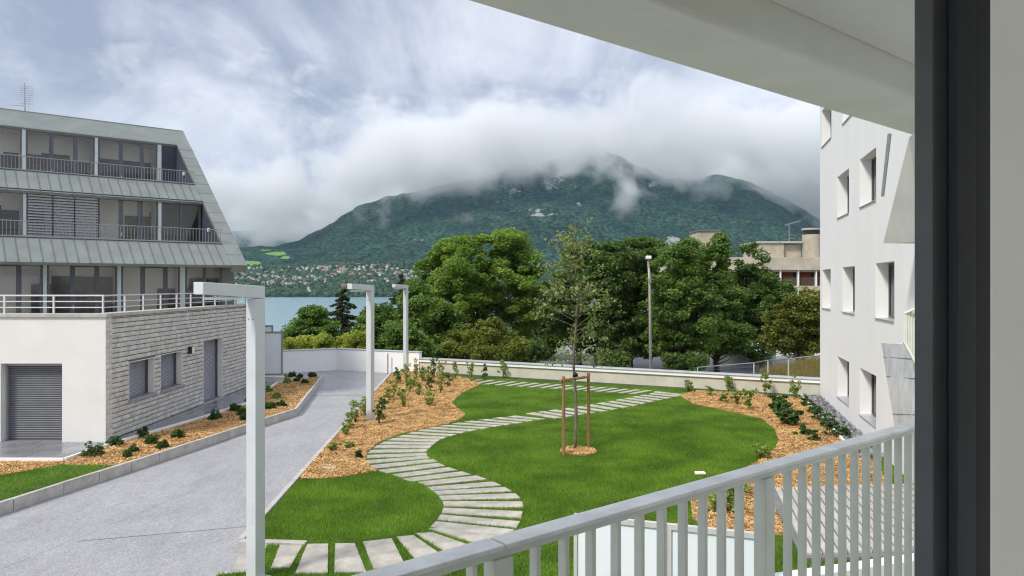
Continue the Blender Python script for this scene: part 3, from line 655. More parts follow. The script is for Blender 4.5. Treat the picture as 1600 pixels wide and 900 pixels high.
# hedge-like yellow bushes on the slope
for i, (px, yt, w_, Y) in enumerate([(470,528,40,56),(520,524,46,55),(560,520,34,54),(447,538,22,57)]):
    s = Y/F; X = (px-800)*s; r = np.random.default_rng(80+i)
    labs = ['yellow green bush at the left behind the white parapet wall','widest yellow green bush in the middle behind the white parapet wall','yellow green bush behind the white parapet just left of the middle lamp post','small yellow green bush next to the frosted screens']
    zt = H+(HZ-yt)*s; root = thing('bush', labs[i], 'bush', (X, Y, GZ0), 'yellow green bushes behind the parapet')
    cen = np.stack([X+r.uniform(-.5,.5,60)*w_*s, Y+r.uniform(-1,1,60), GZ0+.4+(zt-GZ0-.5)*r.uniform(0,1,60)**.6], 1)
    V, Q = leaves(cen, np.full((60,3),.42), 120, .12, 90+i); npmesh('foliage', V, Q, LM['yellow'], root)
    mb = MB()
    for j in range(6): mb.tube([(X,Y,GZ0), tuple(cen[j])],[.05,.015],5)
    mb.build('stem', M['bark'], root)

for i, (px, yt, w_, Y, lab) in enumerate([(650,535,50,50,'dark low undergrowth bush beside the farthest lamp post, behind the wall'),(700,538,60,52,'dark wide undergrowth bush under the left half of the big bright tree'),(820,530,56,55,'dark undergrowth bush at the right foot of the big bright tree'),(955,550,50,60,'low dark bush under the broad round-topped tree'),(1070,552,60,58,'low dark bush right of the wooden street light pole')]):
    s = Y/F; X = (px-800)*s; r = np.random.default_rng(180+i); zt = H+(HZ-yt)*s
    root = thing('bush', lab, 'bush', (X, Y, GZ0), 'dark bushes under the trees')
    cen = np.stack([X+r.uniform(-.5,.5,80)*w_*s, Y+r.uniform(-1,1,80), GZ0+.3+(zt-GZ0-.5)*r.uniform(0,1,80)**.7], 1)
    V, Q = leaves(cen, np.full((80,3),.42), 110, .13, 190+i); npmesh('foliage', V, Q, LM['dark'], root)
    mb = MB()
    for j in range(6): mb.tube([(X,Y,GZ0), tuple(cen[j])],[.05,.015],5)
    mb.build('stem', M['bark'], root)

# ---- staked sapling
tx, ty, _ = g(899,702); st_ = ty/F
tr = thing('young_tree', 'slender newly planted tree with sparse grey green leaves on the lawn', 'tree', (tx, ty, 0))
r = np.random.default_rng(99); ztop = H+(HZ-338)*st_
tk = [(tx, ty, -.05)]; N_ = 14
for i in range(1, N_+1):
    tk.append((tx+.05*math.sin(i*.9)*min(1, i/5), ty+.03*math.cos(i), ztop*i/N_))
mb = MB(); mb.tube(tk, [.047*(1-.9*i/N_)+.004 for i in range(N_+1)], 10); mb.build('trunk', M['barkg'], tr, smooth=True)
lb = MB(); cen = []; sig = []
for i in range(64):
    t = r.uniform(.0, 1)**1.25; z = 2.15+(ztop-2.5)*t; a = r.uniform(0, 6.283)
    env = 1.35*math.sin(math.pi*min(1, .28+.72*t*1.0))**.8*(1-.55*t)+.2
    ln = env*r.uniform(.5, 1.2)*(1 if t > .12 else .6); rise = r.uniform(.1, .75)*ln*(.5+t)
    p0 = np.array([tx+.02, ty, z]); d = np.array([math.cos(a), math.sin(a), 0])
    p1 = p0+d*ln*.4+[0,0,rise*.6]; p2 = p0+d*ln*.8+[0,0,rise]; p3 = p0+d*ln+[0,0,rise*.75]
    lb.tube([p0,p1,p2,p3],[.012*(1-.5*t)+.003,.009,.005,.002],5)
    for q_ in ([p1,p2,p3] if ln > .5 else [p2,p3]):
        for _k in range(1 if r.uniform()>.25 else 2): cen.append(q_+r.normal(0,.10,3)); sig.append((.17,.17,.12))
V, Q = leaves(np.array(cen), np.array(sig), 10, .058, 101, up=.1, aspect=1.9); npmesh('crown', V, Q, LM['grey'], tr); lb.build('limbs', M['barkg'], tr, smooth=True)
sk = thing('tree_stakes', 'pair of round wooden stakes with a crossbar holding the young tree', 'tree stake', (tx, ty, 0))
a = g(881,712); b_ = g(920,702); ht = (712-588)*a[1]/F
for p in (a, b_):
    mb = MB(); mb.tube([(p[0],p[1],-.05),(p[0]-.01,p[1],ht-.01),(p[0]-.01,p[1],ht)],[.045,.043,.036],12); mb.build('stake', M['stake'], sk, smooth=False)
mb = MB(); d = np.array(b_)-np.array(a); p0 = np.array(at(875,595,a[1]-.08)); p1 = np.array(at(916,589,b_[1]-.08)); mb.tube([p0,p1],[.04,.04],12); mb.build('crossbar', M['stake'], sk)
mb = MB(); mb.tube([(tx,ty-.10,ht-.1),(tx,ty-.0,ht-.06),(tx,ty+.08,ht-.1)],[.07,.078,.07],10); mb.build('tie', M['rubber'], sk)

# ---- small plants in the beds
plantn = [0]
def shrub(px, py, zg, hgt, wid, lm, label, group, seed, per=80, clumps=26, leaf=.034, tall=False):
    if not tall and any(k_ in label for k_ in ('twiggy','thin leaves','spreading','corner','wispy','upright')): per, clumps, leaf = 34, 22, .04; hgt *= 1.25
    X, Y, _ = g(px, py, zg); r = np.random.default_rng(seed)
    root = thing('garden_plant' if tall else 'low_shrub', label, 'plant' if tall else 'shrub', (X, Y, zg), group)
    if tall:
        cen = np.stack([X+r.normal(0,.25,clumps)*wid, Y+r.normal(0,.25,clumps)*wid, zg+hgt*r.uniform(.15,1,clumps)], 1); sg = np.stack([np.full(clumps,wid*.22)]*2+[np.full(clumps,hgt*.10)],1)
    else:
        d = r.normal(size=(clumps,3)); d /= np.linalg.norm(d,axis=1)[:,None]; d *= r.uniform(.5,1.25,(clumps,1)); d[:,2] = abs(d[:,2]); cen = np.array([X,Y,zg+.02])+d*np.array([wid*.36,wid*.36,hgt*.62]); sg = np.full((clumps,3), wid*.17)
    V, Q = leaves(cen, sg, per, leaf, seed+1, up=.3); npmesh('foliage', V, Q, lm, root)
    mb = MB()
    for j in range(min(clumps, 7)): mb.tube([(X+r.normal(0,.02),Y,zg-.02), tuple(cen[j])],[.010,.004],4)
    mb.build('stem', M['bark'], root)
dk = 'low shrubs in the planter by the wet tiles'
def where(px, py): return None
for i, (px, py, hh, ww, lab) in enumerate([
  (335,655,.32,.5,'round dark clipped shrub standing alone in the middle of the planter'),(368,642,.30,.45,'dark round shrub just left of the nearest lamp post'),(380,648,.28,.42,'dark round shrub touching the left side of the nearest lamp post'),(383,656,.28,.4,'lowest of the dark shrubs against the nearest lamp post'),(389,630,.3,.35,'dark shrub at the planter edge behind the nearest lamp post'),
  (237,693,.28,.5,'spreading dark shrub in front of the stone wall corner'),(253,700,.22,.34,'small round shrub close to the kerb in the middle of the planter'),(279,684,.28,.42,'dark green shrub right of the spreading one'),(223,682,.26,.36,'little twiggy shrub near the white edging strip'),(207,706,.2,.3,'small bush with thin leaves near the planter lawn'),(146,712,.35,.55,'bushy green shrub at the corner of the wet tiles'),(180,696,.25,.42,'low green shrub beside the white wall corner'),(199,714,.18,.28,'tiny dark shrub at the tip of the planter lawn'),
  (421,638,.24,.5,'dark mat shrub right of the nearest lamp post'),(440,634,.24,.4,'round dark shrub in the bend of the planter kerb'),(456,588,.25,.45,'dark ball shrub at the far left end of the planter'),(468,590,.2,.4,'flat dark shrub at the far end of the planter'),(489,588,.24,.5,'last dark shrub at the far right tip of the planter'),(464,596,.2,.35,'small dark ball shrub in front of the far group'),(476,599,.2,.35,'nearest dark ball shrub of the far group'),(448,598,.4,.5,'light green upright shrub at the far planter edge'),(419,612,.25,.4,'wispy shrub by the middle of the far planter'),(433,622,.22,.4,'wispy green shrub right of the nearest lamp post')]):
    shrub(px, py, ZP-.04, hh, ww, LM['light'] if 'light green' in lab or 'wispy' in lab else LM['shrub'], lab, dk, 300+i*3)
lef = [(622,600,.8),(635,596,.9),(650,590,1.0),(660,596,.8),(678,590,1.1),(690,594,1.0),(712,592,.9),(736,596,1.0),(757,592,.8),(786,590,.9),(641,612,.7),(655,618,.6),(672,612,.7),(689,614,1.0),(608,626,.6),(616,618,.7),(598,640,.6),(545,670,.6),(556,660,.8),(570,650,.7),(592,662,.7),(540,680,.4),(522,705,.25),(545,700,.2),(560,716,.2),(631,636,.4),(672,634,.7),(668,600,.9),(700,604,.7),(646,604,.6),(628,626,.6)]
ORD = ['first','second','third','fourth','fifth','sixth','seventh','eighth','ninth','tenth','eleventh','twelfth','thirteenth','fourteenth']
def ranked(items, key):
    """ordinal of each plant within its own sort, counted from the left"""
    byk = {}
    for i, it in enumerate(items): byk.setdefault(key(it), []).append(i)
    res = {}
    for k_, ids in byk.items():
        for n_, i in enumerate(sorted(ids, key=lambda q_: items[q_][0])): res[i] = (k_, ORD[n_])
    return res
def kl(it):
    px, py, hh = it
    a_ = 'tall thin sapling plant' if hh > .75 else 'small young plant'
    if py < 601: return a_+' from the left near the back wall, left bed'
    return a_+(' from the left beside the road kerb' if px < 626 else ' from the left, middle of the left bed')
rk = ranked(lef, kl)
for i, (px, py, hh) in enumerate(lef):
    shrub(px, py, .02, hh*.9, .34 if hh > .4 else .24, LM['light'] if i % 4 else LM['shrub'], rk[i][1]+' '+rk[i][0], 'young plants in the left mulch bed', 500+i*3, per=16, clumps=int(9+13*hh), leaf=.052, tall=True)
rig = [(1075,612,.5),(1110,618,.35),(1138,612,.7),(1133,628,.4),(1152,632,.5),(1170,640,.75),(1195,618,.9),(1242,622,.9),(1215,640,.55),(1222,652,.6),(1232,664,.5),(1258,634,.4),(1268,646,.4),(1278,656,.4),(1290,668,.45),(1298,682,.5),(1255,680,.3),(1270,688,.3),(1318,684,.35),(1188,716,.35),(1142,795,.5),(1118,800,.4),(1162,770,.5)]
def kr(it):
    px, py, hh = it
    if py > 700: return 'low plant from the left close behind the balcony railing'
    if 1210 < px < 1235: return 'dense dark leafy plant from the left, middle of the right bed'
    if px > 1245: return 'small dark plant from the left beside the gravel strip'
    return 'thin light green plant from the left near the back wall, right bed'
rk = ranked(rig, kr)
for i, (px, py, hh) in enumerate(rig):
    dn = 1210 < px < 1235
    shrub(px, py, .02, hh, .55 if dn else .4, LM['shrub'] if (dn or px > 1250) else LM['light'], rk[i][1]+' '+rk[i][0], 'plants in the right mulch bed', 700+i*3, per=50 if dn else 26, clumps=24 if dn else int(8+14*hh), leaf=.075 if dn else .055, tall=True)

# little covers and markers
X, Y, _ = g(514,733); b = MB(); b.box(X-.17,X+.17,Y-.13,Y+.13,0,.045); tag(b.build('inspection_cover', M['kerb'], None, .01), 'small square concrete inspection cover lying in the mulch beside the road kerb', 'cover')
X, Y, _ = g(1094,742); cv = thing('ground_light', 'small white square light set in the lawn near the balcony railing', 'light', (X, Y, 0))
b = MB(); b.box(X-.12,X+.12,Y-.08,Y+.08,0,.07); b.build('housing', M['white'], cv, .01); b = MB(); b.box(X-.13,X+.13,Y-.09,Y-.085,.0,.03); b.build('base', M['black'], cv)

# ------------------------------------------------------------------ garden walls
def along(p, q): p = np.array(p[:2], float); q = np.array(q[:2], float); L_ = np.linalg.norm(q-p); d = (q-p)/L_; return p, d, np.array([-d[1], d[0]]), L_
bw = thing('garden_wall', 'long low cream parapet wall with pale metal coping behind the lawn', 'wall', (-4.7,38.5,0))
p, d, n, L_ = along((-4.9,38.6), (12.75,30.03))
def fr2(p, d, n): return lambda u, v, z: (p[0]+d[0]*u+n[0]*v, p[1]+d[1]*u+n[1]*v, z)
mb = MB(); mb.T = fr2(p, d, n); mb.box(0, L_, .1, .42, -3.1, .56); mb.build('wall', M['wallcream'], bw)
mb = MB(); mb.T = fr2(p, d, n); mb.box(-.05, L_, .02, .5, .562, .70); mb.build('upper_band', M['white'], bw, .01)
mb = MB(); mb.T = fr2(p, d, n)
k = 7
for i in range(k): mb.box(L_*i/k+.006, L_*(i+1)/k-.006, -.02, .54, .702, .752)
mb.build('coping', M['coping'], bw, .006)
mb = MB(); mb.T = fr2(p, d, n); mb.box(0, L_, .07, .1, 0, .05); mb.build('skirting', M['zincd'], bw)
w2 = thing('parapet_wall', 'white parapet wall closing the far end of the road, with a kink in the middle', 'wall', (-9,40.5,0))
for (a, b_) in (((-15.5,37.9),(-9.72,40.75)), ((-9.72,40.75),(-4.9,38.75))):
    p, d, n, L_ = along(a, b_); mb = MB(); mb.T = fr2(p, d, n); mb.box(0, L_, 0, .3, -3.1, 1.02); mb.build('wall', M['white'], w2)
    mb = MB(); mb.T = fr2(p, d, n); mb.box(-.03, L_+.03, -.03, .34, 1.022, 1.08); mb.build('coping', M['coping'], w2, .006)
mb = MB(); a = at(606,555,39.2); mb.tube([(a[0],a[1],ZR),(a[0],a[1],.95)],[.035,.035],8); tag(mb.build('downpipe', M['raild']), 'thin grey downpipe standing against the white parapet beside the road end', 'pipe')

# frosted glass screens by the far corner of the left building
for i, (x0, x1, yt, yb, Y) in enumerate([(373,440,520,584,33.5),(392,425,510,575,37)]):
    sc_ = thing('frosted_screen', ['large frosted glass screen in a grey frame at the far corner of the stone wall','second frosted glass screen, partly hidden behind the large one'][i], 'screen', at(x0, yb, Y), 'frosted screens by the stone wall')
    p0 = at(x0, yt, Y); p1 = at(x1, yb, Y)
    mb = MB(); mb.box(p0[0], p1[0], Y, Y+.02, p1[2], p0[2]); mb.build('pane', M['frost'], sc_)
    mb = MB(); mb.wall(p0[0]-.05, p1[0]+.05, p1[2]-.06, p0[2]+.06, Y-.03, Y+.05, [(p0[0]+.01, p1[0]-.01, p1[2]+.01, p0[2]-.01)]); mb.box(p0[0]-.05,p0[0]+.02,Y-.02,Y+.04,0,p1[2]-.06); mb.build('frame', M['raild'], sc_, .004)
mb = MB(); a = at(372,586,33.7); mb.box(a[0], a[0]+2.05, 33.75, 34.0, 0, a[2]-.08); tag(mb.build('plinth_wall', M['render'], None, .01), 'low white plinth wall under the frosted glass screens', 'wall')

# ------------------------------------------------------------------ lamps
def lamp(px, Y, label):
    X = (px-800)/F*Y; root = thing('lamp_post', label, 'street lamp', (X, Y, 0), 'square angled lamp posts along the road')
    ad = Vector((-.45,-.89)).normalized(); ac = Vector((ad.y, -ad.x)); w_ = .1
    def T(a, c, z): return (X+ad.x*a+ac.x*c, Y+ad.y*a+ac.y*c, z)
    hh = 4.58
    mb = MB(); mb.T = T; mb.box(-w_, w_, -w_, w_, -.05, hh-.2); mb.build('post', M['lamp'], root, .008)
    mb = MB(); mb.T = T; L_ = 1.08; rise = .06
    vs = [(-w_,-w_,hh-.198),(L_,-w_,hh-.178+rise),(L_,w_,hh-.178+rise),(-w_,w_,hh-.198),(-w_,-w_,hh),(L_,-w_,hh+rise),(L_,w_,hh+rise),(-w_,w_,hh)]
    mb.add(vs, [(0,3,2,1),(4,5,6,7),(0,1,5,4),(1,2,6,5),(2,3,7,6),(3,0,4,7)]); mb.build('arm', M['lamp'], root, .008)
    mb = MB(); mb.T = T; mb.box(.35, L_-.12, -.06, .06, hh-.2, hh-.165); mb.build('light_panel', M['frost'], root)
    mb = MB(); mb.T = T; mb.box(-w_-.001, -w_+.002, -.05, .05, .55, .95)
    mb.box(w_-.001, w_+.004, -.045, .045, .9, 1.25); mb.build('service_door', M['lamp'], root, .002)
    mb = MB(); mb.T = T
    for c in (-.05, .05): mb.box(w_-.001, w_+.006, c-.008, c+.008, hh-.52, hh-.504)
    mb.build('bolts', M['black'], root)
    mb = MB(); mb.T = T; mb.box(-.17, .17, -.17, .17, -.04, .025); mb.build('base_plate', M['lamp'], root, .005)
lamp(399.5, 11.5, 'nearest and largest square lamp post, cut by the bottom of the photo')
lamp(578.5, 25.0, 'middle square lamp post standing in the mulch bed')
lamp(634, 39.0, 'farthest square lamp post beside the parapet wall')

# ------------------------------------------------------------------ left building
ZB = ZP+.03
cY = (H-ZB)*F/245; cX = (165-800)/F*cY; ZL = H-45/F*cY
LB = thing('apartment_building', 'apartment building with rough stone base, white garage wall and sloping zinc storeys above', 'building', (cX, cY, ZB))
# white front wall with garage door
gx0 = -800/F*cY+.02; gx1 = (97-800)/F*cY; gz = H-123/F*cY
mb = MB(); mb.wall(-34, cX, ZB-.3, ZL-.1, cY, cY+.35, [(gx0, gx1, ZB-.3, gz)]); mb.build('rendered_wall', M['render'], LB)
gd = MB(); k = 34
gd.box(gx0+.005, gx1-.005, cY+.29, cY+.33, ZB, gz)
for i in range(k):
    z0 = ZB+.03+(gz-ZB-.06)*i/k; z1 = ZB+.03+(gz-ZB-.06)*(i+1)/k
    gd.add([(gx0+.05,cY+.27,z0),(gx1-.01,cY+.27,z0),(gx1-.01,cY+.245,(z0+z1)/2),(gx0+.05,cY+.245,(z0+z1)/2),(gx0+.05,cY+.27,z1-.012),(gx1-.01,cY+.27,z1-.012)], [(0,1,2,3),(3,2,5,4)])
o = gd.build('garage_door', M['garage'], LB)
mb = MB(); mb.box(gx0+.006, gx0+.05, cY+.2, cY+.288, ZB, gz-.01); mb.box(gx0+.051, gx1-.006, cY+.2, cY+.288, gz-.09, gz-.006); mb.build('guide_rail', M['shut'], o)
# stone wall
holes = [(22.15,23.75,1.13,2.27,'w'), (24.15,25.75,1.13,2.3,'w'), (27.5,29.35,ZB,2.52,'d')]
eY = cX*F/(386-800)
mb = MB(); mb.T = lambda u, v, z: (cX-v, u, z); mb.wall(cY+.003, eY, ZB-.3, ZL-.1, .03, .4, [h[:4] for h in holes]); mb.build('stone_backing', M['joint'], LB)
sb = MB(); sb.T = lambda u, v, z: (cX-v, u, z); r = np.random.default_rng(77)
ch = .145; rows_ = int((ZL-.12-ZB)/ch)+1
for j in range(rows_):
    z0 = ZB+j*ch+.007; z1 = min(ZB+(j+1)*ch-.007, ZL-.11)
    if z1-z0 < .02: continue
    segs_ = [(cY, eY)]
    cuts = []
    for h in holes:
        if h[2]-.005 < z1 and h[3]+.005 > z0:
            if h[2] <= z0+.05 and h[3] >= z1-.05: cuts.append((h[0], h[1]))
            elif z0 < h[3] < z1 or z0 < h[2] < z1:
                # short stones above or below the opening
                lo, hi = (h[3]+.004, z1) if z0 < h[3] < z1 else (z0, h[2]-.004)
                cuts.append((h[0], h[1]))
                if hi-lo > .02:
                    u = h[0]
                    while u < h[1]: e_ = min(h[1], u+r.uniform(.4,.8)); sb.box(u, e_-.008, .0-r.uniform(0,.012), .04, lo, hi); u = e_
    for c in sorted(cuts):
        ns = []
        for s0, s1 in segs_:
            if c[0] > s0 and c[1] < s1: ns += [(s0, c[0]), (c[1], s1)]
            else: ns.append((s0, s1))
        segs_ = ns
    for s0, s1 in segs_:
        u = s0
        while u < s1-.001:
            e_ = u+r.uniform(.35, .95)
            if s1-e_ < .25: e_ = s1
            o_ = r.uniform(0, .03)
            # split face: slightly domed block
            ns_ = max(2, int((e_-u)/.09)); us_ = np.linspace(u+.003, e_-.003, ns_+1); top = []
            off = o_+np.abs(r.normal(0, .012, ns_+1)); off[0] *= .3; off[-1] *= .3
            for i in range(ns_):
                a_, b_2 = us_[i], us_[i+1]; zm = (z0+z1)/2+r.uniform(-.02,.02)
                sb.add([(a_,.02,z0),(b_2,.02,z0),(b_2,-off[i+1],zm),(a_,-off[i],zm),(a_,.02,z1),(b_2,.02,z1),(a_,-off[i]*.8,z0+.012),(b_2,-off[i+1]*.8,z0+.012),(a_,-off[i]*.7,z1-.012),(b_2,-off[i+1]*.7,z1-.012)],
                       [(0,1,7,6),(6,7,2,3),(3,2,9,8),(8,9,5,4)])
            sb.add([(u+.003,.02,z0),(u+.003,.02,z1),(u+.003,-off[0]*.7,z1-.012),(u+.003,-off[0],(z0+z1)/2),(u+.003,-off[0]*.8,z0+.012)], [(0,1,2,3,4)])
            sb.add([(e_-.003,.02,z0),(e_-.003,.02,z1),(e_-.003,-off[-1]*.7,z1-.012),(e_-.003,-off[-1],(z0+z1)/2),(e_-.003,-off[-1]*.8,z0+.012)], [(4,3,2,1,0)])
            u = e_
sb.build('stone_wall', M['split'], LB)
for (u0, u1, z0, z1, kd_) in holes:
    nm = 'window' if kd_ == 'w' else 'door'
    lin = MB(); lin.T = lambda u, v, z: (cX-v, u, z); t = .02
    lin.box(u0, u0+t, -.005, .34, z0+.0, z1); lin.box(u1-t, u1, -.005, .34, z0, z1); lin.box(u0+t+.001, u1-t-.001, -.005, .34, z1-t, z1)
    lo = lin.build(nm, M['render'], LB)
    s_ = MB(); s_.T = lambda u, v, z: (cX-v, u, z); k = int((z1-z0)/.05)
    for i in range(k):
        a_ = z0+(z1-z0-.02)*i/k; b_2 = z0+(z1-z0-.02)*(i+1)/k-.006
        s_.add([(u0+t+.002,.28,a_),(u1-t-.002,.28,a_),(u1-t-.002,.262,(a_+b_2)/2),(u0+t+.002,.262,(a_+b_2)/2),(u0+t+.002,.28,b_2),(u1-t-.002,.28,b_2)], [(0,1,2,3),(3,2,5,4)])
    s_.box(u0+t+.002, u1-t-.002, .285, .3, z0, z1-t-.002); s_.build('shutter', M['shut'], lo)
    s_ = MB(); s_.T = lambda u, v, z: (cX-v, u, z); s_.box(u1-t-.05, u1-t-.003, .2, .283, z0+.01, z1-t-.003); s_.build('guide_rail', M['alu'], lo)
    s_ = MB(); s_.T = lambda u, v, z: (cX-v, u, z); s_.box(u0-.04, u1+.04, -.09, .27, z0-.045, z0-.003); s_.build('sill', M['shut'] if kd_ == 'w' else M['kerb'], lo, .004)
wl = MB(); a_ = cX*F/(294-800); zz = H-(547-HZ)/F*a_
wl.T = lambda u, v, z: (cX-v, u, z); wl.box(a_-.06, a_+.06, -.16, -.03, zz-.13, zz+.13); wo = wl.build('wall_lamp', M['black'], LB, .01)
wl = MB(); wl.T = lambda u, v, z: (cX-v, u, z); wl.box(a_-.055, a_+.055, -.2, -.162, zz-.11, zz+.11); wl.build('diffuser', M['white'], wo)
# terrace slab, ledge, railing
mb = MB(); mb.prism([(-34,cY+.36),(cX-.41,cY+.36),(cX-.41,eY),(-34,eY+6)], 2.45, 2.7); mb.build('terrace_floor', M['concgrey'], LB)
mb = MB(); mb.box(-34, cX+.06, cY-.06, cY+.38, ZL-.098, ZL); mb.box(cX-.44, cX+.06, cY+.382, eY+.05, ZL-.098, ZL); mb.build('terrace_ledge', M['kerb'], LB, .008)
rl = MB(); zr = ZL+.52
def post(x, y, w_=.022): rl.box(x-w_, x+w_, y-w_, y+w_, ZL, zr)
for px_ in (-75, 7, 84, 161): post((px_-800)/F*(cY+.1), cY+.1)
for px_ in (195,224,251,276,298,318,336,353,369,384): Yp = (cX-.1)*F/(px_-800); post(cX-.1, Yp)
for zh in (.17, .34, .51):
    rl.tube([(-34,cY+.1,ZL+zh),(cX-.1,cY+.1,ZL+zh),(cX-.1,eY,ZL+zh)],[.016 if zh<.5 else .022]*3,6)
rl.build('terrace_railing', M['rail'], LB)
# mansard frame of reference
um = np.array([.7727,.6348]); mm_ = np.array([-.6348,.7727]); C0 = np.array([-10.76,29.9]); Z0 = 5.38; KS = .77
def TA(a, s, z): return (C0[0]+um[0]*a+mm_[0]*s, C0[1]+um[1]*a+mm_[1]*s, z)      # vertical things
nl = math.hypot(1, KS)
def TS(a, s, n_): return (C0[0]+um[0]*a+mm_[0]*(s+n_*KS/nl), C0[1]+um[1]*a+mm_[1]*(s+n_*KS/nl), Z0+KS*s-n_/nl)   # on the slope, n_ inward
def a_of(px, s):
    r_2 = (px-800)/F; return (r_2*(29.9+.7727*s)+10.76+.6348*s)/(.7727-.6348*r_2)
AL = -24.
def band(s0, s1, name, a1=-.62, seams=True):
    mb = MB(); mb.T = TS
    mb.box(AL, a1, s0, s1, 0, .12)
    mb.build(name, M['zinc'], LB)
    if seams:
        sm = MB(); sm.T = TS; a = a1-.3
        while a > AL: sm.box(a-.012, a+.012, s0+.01, s1-.01, -.025, -.001); a -= .36
        sm.box(AL, a1, s1-.03, s1+.03, -.04, .125)
        sm.build('standing_seams', M['zincd'], LB.children[-1] if False else LB)
band(0, 1.19, 'lower_zinc_band'); band(3.67, 4.87, 'upper_zinc_band'); band(7.75, 8.95, 'roof_fascia', 0, False)
mb = MB(); mb.T = TS; mb.box(-.62, 0, -.02, 7.748, -.03, .3); mb.build('gable_verge', M['zinc'], LB)
mb = MB(); mb.T = TS
for s in np.arange(.55, 7.7, .62): mb.box(-.622, .002, s-.008, s+.008, -.036, -.029)
mb.build('verge_seams', M['zincd'], LB)
mb = MB(); mb.T = TA
zt = Z0+KS*8.95
mb.box(AL, 0, 8.9, 22, zt-.35, zt-.05)
mb.build('roof', M['zinc'], LB)
mb = MB(); mb.T = TA; mb.box(AL, -.02, 8.93, 9.1, zt-.05, zt+.025); mb.build('roof_edge', M['zinc'], LB)
# glazed storeys
rI = np.random.default_rng(5)
def storey(sg, z0, z1, items, dp, floor_s0):
    # slab above and below
    mb = MB(); mb.T = TA; mb.box(AL, -.37, floor_s0, 22, z0-.28, z0-.02); mb.build('floor_slab', M['concgrey'], LB)
    # interior: back wall, floor
    mb = MB(); mb.T = TA; mb.box(AL, -.37, sg+dp, sg+dp+.1, z0-.02, z1+.1); mb.build('room_back_wall', M['inner'], LB)
    mb = MB(); mb.T = TA; mb.box(AL, -.37, sg+.12, sg+dp, z0-.018, z0+.01); mb.build('room_floor', M['floorin'], LB)
    mb = MB(); mb.T = TA; mb.box(AL, -.37, sg+.02, sg+dp, z1+.0, z1+.1); mb.build('room_ceiling', M['inner'], LB)
    prt = MB(); prt.T = TA
    for kind, x0, x1 in items:
        a0 = a_of(x0, sg); a1 = a_of(x1, sg)
        if x0 <= 0: a0 = a_of(-60, sg) if x0 == 0 else a0
        if kind == 'pier':
            mb = MB(); mb.T = TA; mb.box(a0, a1, sg-.04, sg+.12, z0, z1); mb.build('pier', M['pier'], LB)
            prt.box((a0+a1)/2-.06, (a0+a1)/2+.06, sg+.13, sg+dp-.01, z0+.012, z1-.002); continue
        if kind == 'solid':
            mb = MB(); mb.T = TA; mb.box(a0, a1, sg-.02, sg+.1, z0, z1); mb.build('panel', M['navy'], LB); continue
        if kind == 'grey':
            mb = MB(); mb.T = TA; mb.box(a0, a1, sg-.02, sg+.1, z0, z1); mb.build('panel', M['zincd'], LB); continue
        fw = .05 if kind in ('win', 'dark', 'louvre') else .11
        mb = MB(); mb.T = TA; mb.wall(a0+.002, a1-.002, z0, z1-.001, sg, sg+.07, [(a0+fw, a1-fw, z0+.08, z1-fw)])
        wo = mb.build('door' if kind == 'door' else 'window', M['alu'], LB)
        mb = MB(); mb.T = TA; mb.box(a0+fw, a1-fw, sg+.03, sg+.04, z0+.08, z1-fw); mb.build('pane', M['glass'], wo)
        if kind == 'door':
            mb = MB(); mb.T = TA; mb.box(a0+fw*.3, a0+fw*.3+.02, sg-.05, sg, z0+1.0, z0+1.14); mb.build('handle', M['rail'], wo)
        if kind == 'dark':
            mb = MB(); mb.T = TA; mb.box(a0, a1, sg+.8, sg+.83, z0+.02, z1-.01); mb.build('curtain', M['innerd'], wo)
        if kind == 'louvre':
            mb = MB(); mb.T = TA; z = z0+.2
            while z < z1-.05: mb.add([(a0+.02,sg-.12,z),(a1-.02,sg-.12,z),(a1-.02,sg-.08,z+.065),(a0+.02,sg-.08,z+.065)], [(0,1,2,3)]); mb.box(a0+.02,a1-.02,sg-.10,sg-.09,z,z+.06) ; z += .11
            mb.build('louvre', M['raild'], wo)
        if kind in ('win','door') and rI.uniform() < .75:
            # dark doorway or cupboard on the rear wall of the room
            mb = MB(); mb.T = TA; c = (a0+a1)/2+rI.uniform(1.2, 2.6); ww = rI.uniform(.5, .9); c = min(c, -.5-ww); mb.box(c-ww, c+ww, sg+dp-.1, sg+dp-.002, z0+.012, z0+rI.uniform(1.7, 2.2)); mb.build('cupboard', M['innerd'], wo)
    prt.build('partition_walls', M['inner'], LB)
T1 = [('win',-150,-100),('pier',-100,-92),('win',-90,-40),('door',-40,31),('win',31,66),('pier',67,73),('win',74,112),('door',112,153),('win',153,183),('pier',183,189),('win',190,222),('door',222,260),('win',260,281),('pier',281,289),('win',290,320),('win',320,347),('grey',347,366)]
T2 = [('win',-150,-60),('win',-60,-5),('win',-5,38),('pier',36,41),('louvre',42,82),('louvre',82,116),('louvre',116,153),('win',154,188),('door',188,220),('win',221,247),('pier',247,252),('dark',253,283),('dark',283,312),('dark',312,326)]
T3 = [('win',-150,-80),('door',-80,-25),('win',-25,34),('pier',34,40),('win',41,79),('door',79,119),('win',119,148),('pier',148,153),('win',154,188),('door',188,223),('win',223,246),('pier',246,252),('solid',253,276)]
storey(1.1, 2.72, Z0-.02, T1, .9, 1.15)
storey(3.85, 5.62, 8.2, T2, 1.3, .6)
storey(7.85, 8.5, 11.3, T3, 1.4, 4.3)
